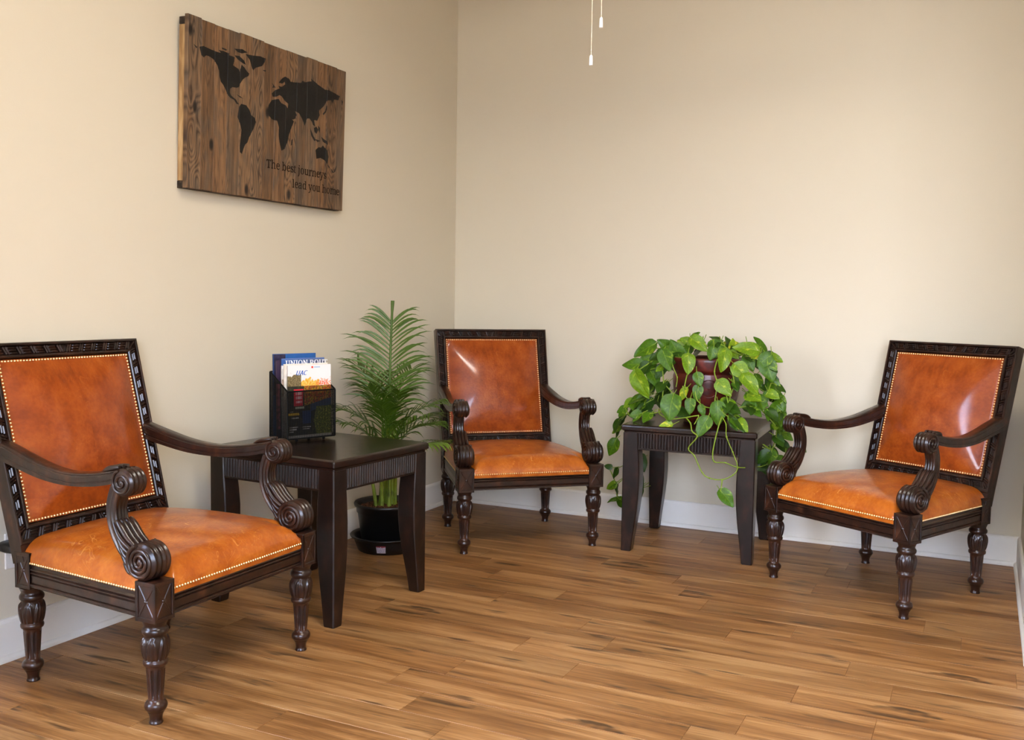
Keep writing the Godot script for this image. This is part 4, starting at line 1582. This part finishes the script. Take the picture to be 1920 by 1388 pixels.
func build_magazines():
	var r := thing("magazine_rack", "black wire mesh magazine rack on the dark end table", "magazine rack", RACK_AT, RACK_TURN)
	var y0 := 0.012
	var hf := 0.193
	var hb := 0.262
	var w := RACK_W * 0.5
	var rod := 0.0055
	var m: Material = M.black_metal
	# frame of square rod
	var g := Geo.new()
	for s in [-1.0, 1.0]:
		g.bar(Vector3(s * w, y0, 0), Vector3(s * w, hf, 0), rod, rod, Vector3.BACK, 0.001)
		g.bar(Vector3(s * w, y0, -RACK_D), Vector3(s * w, hb, -RACK_D), rod, rod, Vector3.BACK, 0.001)
		g.bar(Vector3(s * w, y0, 0), Vector3(s * w, y0, -RACK_D), rod, rod, Vector3.UP, 0.001)
		g.bar(Vector3(s * w, hf, 0), Vector3(s * w, hb, -RACK_D), rod, rod, Vector3.UP, 0.001)
	for q in [[y0, 0.0], [hf, 0.0], [y0, -RACK_D], [hb, -RACK_D]]:
		g.bar(Vector3(-w, q[0], q[1]), Vector3(w, q[0], q[1]), rod, rod, Vector3.UP, 0.001)
	part("frame", g, m, r)
	g = Geo.new()
	g.box(Vector3(0, y0, -RACK_D * 0.5), Vector3(RACK_W, 0.003, RACK_D))
	part("floor_plate", g, m, r)
	# woven wire panels
	var pitch := 0.0030
	var wire := 0.0009
	g = Geo.new()
	for f in [[0.0, hf], [-RACK_D, hb]]:
		var n := int(RACK_W / pitch)
		for i in range(1, n): g.box(Vector3(-w + RACK_W * i / n, (y0 + f[1]) * 0.5, f[0]), Vector3(wire, f[1] - y0, wire))
		n = int((f[1] - y0) / pitch)
		for i in range(1, n): g.box(Vector3(0, y0 + (f[1] - y0) * i / n, f[0]), Vector3(RACK_W, wire, wire))
	for s in [-1.0, 1.0]:
		var n := int(RACK_D / pitch)
		for i in range(1, n):
			var z := -RACK_D * i / n
			var top := lerpf(hf, hb, float(i) / n)
			g.box(Vector3(s * w, (y0 + top) * 0.5, z), Vector3(wire, top - y0, wire))
		n = int((hb - y0) / pitch)
		for i in range(1, n):
			var y := y0 + (hb - y0) * i / n
			var zf := 0.0 if y < hf else -RACK_D * (y - hf) / (hb - hf)
			g.box(Vector3(s * w, y, (zf - RACK_D) * 0.5), Vector3(wire, wire, zf + RACK_D))
	stuff(part("wire_mesh", g, m, r))
	for q in [[-0.06, -0.01], [0.06, -0.01], [-0.06, -RACK_D + 0.01], [0.06, -RACK_D + 0.01]]:
		g = Geo.new()
		g.lathe([Vector2(0.003, 0.0), Vector2(0.0062, 0.002), Vector2(0.0062, 0.006), Vector2(0.003, 0.011)], 12)
		part("foot", g, m, r).position = Vector3(q[0], 0, q[1])
	# the magazines, front to back: x0, x1, z, height, thickness
	var paper := mat("page_edges", Color(0.80, 0.77, 0.72), 0.8, 0.3)
	var a: Node3D = magazine("white topped magazine with a blue masthead and autumn photo, frontmost in the rack", [-0.093, 0.098, -0.013, 0.277, 0.005], autumn_cover(), paper)
	title(a, "UAC", Vector3(-0.060, 0.247, 0.0), 0.00052, mat("blue_ink", Color(0.06, 0.33, 0.66), 0.6, 0.3), "Droid Sans", 0.35)
	title(a, "GENE", Vector3(0.028, 0.206, 0.0), 0.00046, mat("orange_ink", Color(0.93, 0.40, 0.24), 0.6, 0.3), "Droid Sans", 0.0)
	magazine("cream magazine with an orange headline at its top right, second in the rack", [-0.094, 0.098, -0.036, 0.281, 0.006], plain_cover(Color(0.90, 0.86, 0.80), Color(0.93, 0.42, 0.20), [0.62, 0.98, 0.015, 0.045], 401), paper)
	magazine("thin white booklet with a grey cover, between the cream and the blue striped magazine", [-0.097, 0.090, -0.050, 0.262, 0.004], plain_cover(Color(0.82, 0.79, 0.76), Color(0.62, 0.52, 0.42), [0.0, 0.12, 0.15, 0.4], 402), paper)
	var b := magazine("white magazine with large serif capitals and a blue wedge stripe, second tallest in the rack", [-0.088, 0.102, -0.064, 0.300, 0.005], stripe_cover(), paper)
	title(b, "UNION ROUT", Vector3(-0.080, 0.281, 0.0), 0.00062, mat("pale_ink", Color(0.92, 0.92, 0.93), 0.6, 0.3), "Droid Serif", 0.0)
	magazine("magazine with a dark plum cover and pink spine, just in front of the rearmost", [-0.100, 0.075, -0.082, 0.292, 0.006], plain_cover(Color(0.22, 0.16, 0.24), Color(0.80, 0.42, 0.48), [0.0, 0.08, 0.3, 0.9], 404), paper)
	magazine("tall magazine with a bright blue top edge, rearmost in the rack", [-0.101, 0.088, -0.104, 0.316, 0.006], plain_cover(Color(0.10, 0.33, 0.58), Color(0.16, 0.14, 0.24), [0.0, 0.28, 0.0, 0.5], 405), paper)

func magazine(label: String, q: Array, cover: Texture2D, paper: Material) -> Node3D:
	var turn := Basis(Vector3.UP, RACK_TURN)
	var foot := RACK_AT + turn * Vector3((q[0] + q[1]) * 0.5, 0.0140, q[2])
	var o := thing("magazine", label, "magazine", foot, RACK_TURN, "magazines in the wire rack")
	var w: float = (q[1] - q[0]) * 0.5
	var h: float = q[3]
	var t: float = q[4]
	# pages, a little short of the cover and fanned back by a few millimetres
	var g := Geo.new()
	var lean := 0.006
	g.face_out([Vector3(-w, 0, -t), Vector3(w - 0.002, 0, -t), Vector3(w - 0.002, h - 0.002, -t - lean), Vector3(-w, h - 0.002, -t - lean)], Vector3(0, h * 0.5, 0))
	g.face_out([Vector3(-w, 0, -0.0006), Vector3(-w, 0, -t), Vector3(-w, h - 0.002, -t - lean), Vector3(-w, h - 0.002, -0.0006 - lean)], Vector3(0, h * 0.5, -t * 0.5))
	g.face_out([Vector3(w - 0.002, 0, -0.0006), Vector3(w - 0.002, 0, -t), Vector3(w - 0.002, h - 0.002, -t - lean), Vector3(w - 0.002, h - 0.002, -0.0006 - lean)], Vector3(0, h * 0.5, -t * 0.5))
	g.face_out([Vector3(-w, h - 0.002, -0.0006 - lean), Vector3(w - 0.002, h - 0.002, -0.0006 - lean), Vector3(w - 0.002, h - 0.002, -t - lean), Vector3(-w, h - 0.002, -t - lean)], Vector3(0, h * 0.5, -t * 0.5))
	g.face_out([Vector3(-w, 0, -0.0006), Vector3(w - 0.002, 0, -0.0006), Vector3(w - 0.002, 0, -t), Vector3(-w, 0, -t)], Vector3(0, h * 0.5, -t * 0.5))
	part("pages", g, paper, o)
	var m := StandardMaterial3D.new()
	m.resource_name = "cover_print"
	m.albedo_texture = cover
	m.roughness = 0.4
	g = Geo.new(true)
	g.smooth(false)
	# the front cover has its own thickness and wraps the spine
	var front := [Vector3(-w - 0.0004, 0, 0), Vector3(w, 0, 0), Vector3(w, h, -lean), Vector3(-w - 0.0004, h, -lean)]
	var k := Vector3(0, 0, -0.0005)
	g.quad(front[0], front[1], front[2], front[3], Vector2(0, 1), Vector2(1, 1), Vector2(1, 0), Vector2(0, 0))
	g.quad(front[1] + k, front[0] + k, front[3] + k, front[2] + k, Vector2(0.99, 0.5), Vector2(0.99, 0.5), Vector2(0.99, 0.5), Vector2(0.99, 0.5))
	for e in 4:
		var a: Vector3 = front[e]
		var b: Vector3 = front[(e + 1) % 4]
		var u := Vector2(0.99, 0.02) if e == 2 else Vector2(0.02, 0.5)
		g.quad(b, a, a + k, b + k, u, u, u, u)
	var s := Vector3(0, 0, -t - 0.0004)
	g.quad(front[0] + s, front[0], front[3], front[3] + s, Vector2(0.0, 1), Vector2(0.04, 1), Vector2(0.04, 0), Vector2(0.0, 0))
	part("cover", g, m, o)
	return o

func title(o: Node3D, words: String, at: Vector3, size: float, ink: Material, face: String, slant: float):
	var t := TextMesh.new()
	t.text = words
	var f := SystemFont.new()
	f.font_names = PackedStringArray([face])
	t.font = f
	t.font_size = 48
	t.pixel_size = size
	t.depth = 0.0003
	t.horizontal_alignment = HORIZONTAL_ALIGNMENT_LEFT
	t.vertical_alignment = VERTICAL_ALIGNMENT_CENTER
	# struck three times side by side for a bold face
	var st := SurfaceTool.new()
	for k in 3: st.append_from(t, 0, Transform3D(Basis.IDENTITY, Vector3((k - 1) * size * 0.9, 0, 0.00004 * k)))
	var l := part("masthead", st.commit(), ink, o)
	l.transform = Transform3D(Basis(Vector3(1, 0, 0), Vector3(slant, 1, 0), Vector3(0, 0, 1)), at + Vector3(0, 0, 0.0005 - 0.006 * at.y / 0.28))

func autumn_cover() -> ImageTexture:
	# white head with small print, then a printed autumn scene with a red banner and lines of white type
	var n := noise(411, 0.045, 4)
	var n2 := noise(412, 0.11, 3)
	return painted(192, 272, func(x: int, y: int) -> Color:
		var u := x / 192.0
		var v := y / 272.0
		var d := n.get_noise_2d(x, y)
		var e := n2.get_noise_2d(x, y)
		var white := Color(0.90, 0.88, 0.86)
		if v < 0.045 and u > 0.54 and u < 0.58 and v > 0.02: return Color(0.85, 0.22, 0.16)
		if v > 0.025 and v < 0.042 and u > 0.60 and u < 0.74: return Color(0.66, 0.74, 0.82)
		if v < 0.20 + 0.05 * d - (0.07 if u < 0.3 else 0.0): return white
		if v < 0.29 and u < 0.30: return Color(0.52, 0.46, 0.32).lerp(Color(0.36, 0.30, 0.18), clampf(0.5 + e * 1.5, 0, 1))
		if v < 0.29:
			return Color(0.84, 0.60, 0.12).lerp(Color(0.90, 0.74, 0.40), clampf(0.5 + e * 2.0, 0, 1)) if u < 0.72 else white.lerp(Color(0.93, 0.50, 0.30), clampf(e * 3.0 + 0.2, 0, 1))
		if u > 0.13 and u < 0.35 - 0.08 * (v - 0.3) and v > 0.33 and v < 0.56:
			for b in [[0.37, 0.41], [0.43, 0.47], [0.49, 0.52]]:
				if v > b[0] and v < b[1] and u > 0.17 and u < 0.31 and fposmod(u * 55.0, 1.0) > 0.25: return Color(0.92, 0.78, 0.80)
			return Color(0.76, 0.10, 0.17)
		if v > 0.57 and v < 0.60 and u > 0.16 and u < 0.36: return Color(0.62, 0.66, 0.58)
		if v > 0.655 and v < 0.69 and u < 0.24 + 0.3 * (v - 0.65): return Color(0.78, 0.62, 0.08)
		for b in [[0.63, 0.647, 0.03, 0.1], [0.715, 0.735, 0.06, 0.23], [0.845, 0.86, 0.02, 0.22], [0.87, 0.892, 0.02, 0.19], [0.905, 0.92, 0.02, 0.11], [0.85, 0.862, 0.31, 0.52], [0.875, 0.888, 0.31, 0.48]]:
			if v > b[0] and v < b[1] and u > b[2] and u < b[3] and fposmod(u * 60.0, 1.0) > 0.3: return Color(0.78, 0.76, 0.76)
		if v > 0.965: return Color(0.60, 0.58, 0.55)
		# foliage above, a dark car and lane, a bush low on the right
		var road := 0.56 - 0.16 * (u - 0.4)
		if v < road and u > 0.36:
			return Color(0.62, 0.45, 0.06).lerp(Color(0.55, 0.20, 0.05), clampf(0.5 + d * 2.2, 0, 1)).lerp(Color(0.20, 0.20, 0.06), clampf(e * 2.4, 0, 0.8))
		if u > 0.58 + 0.35 * absf(v - 0.78) and v > 0.58:
			return Color(0.26, 0.30, 0.06).lerp(Color(0.52, 0.50, 0.14), clampf(e * 2.2, 0, 1))
		if absf(u - 0.42) < 0.10 and absf(v - 0.72) < 0.09: return Color(0.06, 0.17, 0.34)
		if v > road and v < road + 0.10 and u > 0.5: return Color(0.12, 0.20, 0.32)
		return Color(0.055, 0.060, 0.045).lerp(Color(0.17, 0.17, 0.06), clampf(0.3 + d * 2.0, 0, 1)))

func stripe_cover() -> ImageTexture:
	return painted(160, 240, func(x: int, y: int) -> Color:
		var u := x / 160.0
		var v := y / 240.0
		if v < 0.016: return Color(0.30, 0.40, 0.62)
		if v < 0.085: return Color(0.16, 0.33, 0.58).lerp(Color(0.34, 0.34, 0.40), u)
		var s := 0.155 - 0.03 * u
		if u > 0.12 and u < 0.95 and v > s - 0.028 * u and v < s + 0.004: return Color(0.08, 0.30, 0.62)
		if v > 0.10 and v < 0.112 and u > 0.05 and u < 0.14: return Color(0.70, 0.70, 0.74)
		return Color(0.90, 0.89, 0.88))

func plain_cover(base: Color, mark: Color, q: Array, seed_: int) -> ImageTexture:
	var n := noise(seed_, 0.05, 3)
	return painted(96, 144, func(x: int, y: int) -> Color:
		var u := x / 96.0
		var v := y / 144.0
		var c := base * (1.0 + 0.10 * n.get_noise_2d(x, y))
		if u > q[0] and u < q[1] and v > q[2] and v < q[3]: c = mark * (1.0 + 0.4 * n.get_noise_2d(x * 2.0, y * 2.0))
		return c)

# ---------------------------------------------------------------- wall outlet with its plug-in adapter
func build_outlet():
	var o := thing("wall_outlet", "white duplex wall outlet behind the armchair under the map", "outlet", Vector3(0.0, 0.2825, 2.772), PI / 2)
	var g := Geo.new()
	g.box(Vector3(0, 0.0560, 0.0032), Vector3(0.071, 0.112, 0.0064), 0.0026)
	part("cover_plate", g, M.white_plastic, o)
	for y in [0.036, 0.076]:
		g = Geo.new()
		var ring := []
		for e in [[0.0, 0.0], [0.0018, 0.0], [0.0025, 0.0008]]:
			var row := PackedVector3Array()
			for p in ellipse(0.0165 - e[1], 0.0145 - e[1], 28):
				row.append(Vector3(clampf(p.x, -0.0165, 0.0165), y + clampf(p.y, -0.0122, 0.0122), 0.0064 + e[0]))
			ring.append(row)
		g.rows(ring, true)
		g.cap(ring[-1])
		var f := part("receptacle", g, M.white_plastic, o)
		g = Geo.new()
		g.box(Vector3(-0.0063, y + 0.002, 0.0088), Vector3(0.0018, 0.008, 0.0006))
		g.box(Vector3(0.0063, y + 0.002, 0.0088), Vector3(0.0018, 0.0068, 0.0006))
		g.dome(Vector3(0, y - 0.0075, 0.0086), Vector3.BACK, 0.0024, 0.0005, 10)
		part("slots", g, M.dark_slot, f)
	g = Geo.new()
	g.dome(Vector3(0, 0.056, 0.0064), Vector3.BACK, 0.0028, 0.001, 10)
	part("screw", g, M.white_plastic, o)
	var a := thing("power_adapter", "black plug-in power adapter stuck in the upper socket of the wall outlet", "adapter", Vector3(0.0092, 0.3445, 2.790), PI / 2)
	g = Geo.new()
	var r := []
	for e in [[0.0, 0.042, 0.0145], [0.002, 0.045, 0.0165], [0.024, 0.045, 0.0160], [0.046, 0.042, 0.0135], [0.051, 0.038, 0.0110], [0.052, 0.030, 0.0060]]:
		var row := PackedVector3Array()
		for k in 32:
			var t := TAU * k / 32
			row.append(Vector3(signf(cos(t)) * pow(absf(cos(t)), 0.45) * e[1], 0.0155 + signf(sin(t)) * pow(absf(sin(t)), 0.5) * e[2] - 0.10 * e[0], e[0]))
		r.append(row)
	g.rows(r, true)
	g.cap(r[0], true)
	g.cap(r[-1])
	part("housing", g, M.black_plastic, a)
	g = Geo.new()
	for s in [-1.0, 1.0]: g.box(Vector3(s * 0.0063, 0.0155, -0.0005), Vector3(0.0016, 0.0066, 0.0016))
	part("prongs", g, M.brass, a)

# ---------------------------------------------------------------- the ceiling fan above the frame and its two pull chains
const FAN_AT := Vector3(1.595, 0, 2.022)

func build_fan():
	var o := thing("ceiling_fan", "white five-blade ceiling fan hung from the ceiling above the pull chains", "ceiling fan", FAN_AT + Vector3(0, 2.69, 0))
	var w: Material = M.white_plastic
	var g := Geo.new()
	g.lathe([Vector2(0.0, 0.0), Vector2(0.05, 0.0), Vector2(0.06, 0.02), Vector2(0.06, 0.07), Vector2(0.13, 0.10), Vector2(0.15, 0.14), Vector2(0.15, 0.20), Vector2(0.11, 0.24), Vector2(0.03, 0.26), Vector2(0.016, 0.28), Vector2(0.016, 0.52), Vector2(0.05, 0.54), Vector2(0.07, 0.61)], 40)
	part("motor_housing", g, w, o)
	for k in 5:
		g = Geo.new()
		g.box(Vector3(0.40, 0.13, 0), Vector3(0.46, 0.008, 0.13), 0.003, Basis(Vector3.RIGHT, 0.2))
		g.box(Vector3(0.16, 0.125, 0), Vector3(0.10, 0.006, 0.04), 0.002)
		part("blade", g, w, o).rotation.y = TAU * k / 5 + 0.3
	var bead := mat("chain_metal", Color(0.86, 0.80, 0.70), 0.35, 0.5)
	var tab := mat("pull_tab", Color(0.92, 0.91, 0.89), 0.35, 0.5)
	for q in [[Vector3(1.5844, 1.8275, 2.0321), "longer beaded pull chain with a white tab, hanging lower of the two"], [Vector3(1.6063, 1.9395, 2.0127), "shorter beaded pull chain with a white tab, hanging higher of the two"]]:
		var c := thing("pull_chain", q[1], "pull chain", q[0], 0.45, "ceiling fan pull chains")
		g = Geo.new()
		g.lathe([Vector2(0.0048, 0.0), Vector2(0.0053, 0.0008), Vector2(0.0051, 0.012), Vector2(0.0046, 0.0255), Vector2(0.0040, 0.0275), Vector2(0.0022, 0.030), Vector2(0.0012, 0.031)], 12)
		part("tab", g, tab, c)
		g = Geo.new()
		var top: float = 2.695 - q[0].y
		g.tube([Vector3(0, 0.03, 0), Vector3(0, top * 0.5, 0), Vector3(0, top, 0)], func(_t): return 0.0007, 5)
		var n := int((top - 0.031) / 0.0042)
		for i in n:
			var y := 0.033 + (top - 0.033) * i / n
			g.lathe([Vector2(0.0004, y - 0.0015), Vector2(0.0013, y - 0.0008), Vector2(0.0016, y), Vector2(0.0013, y + 0.0008), Vector2(0.0004, y + 0.0015)], 7)
		stuff(part("bead_chain", g, bead, c))
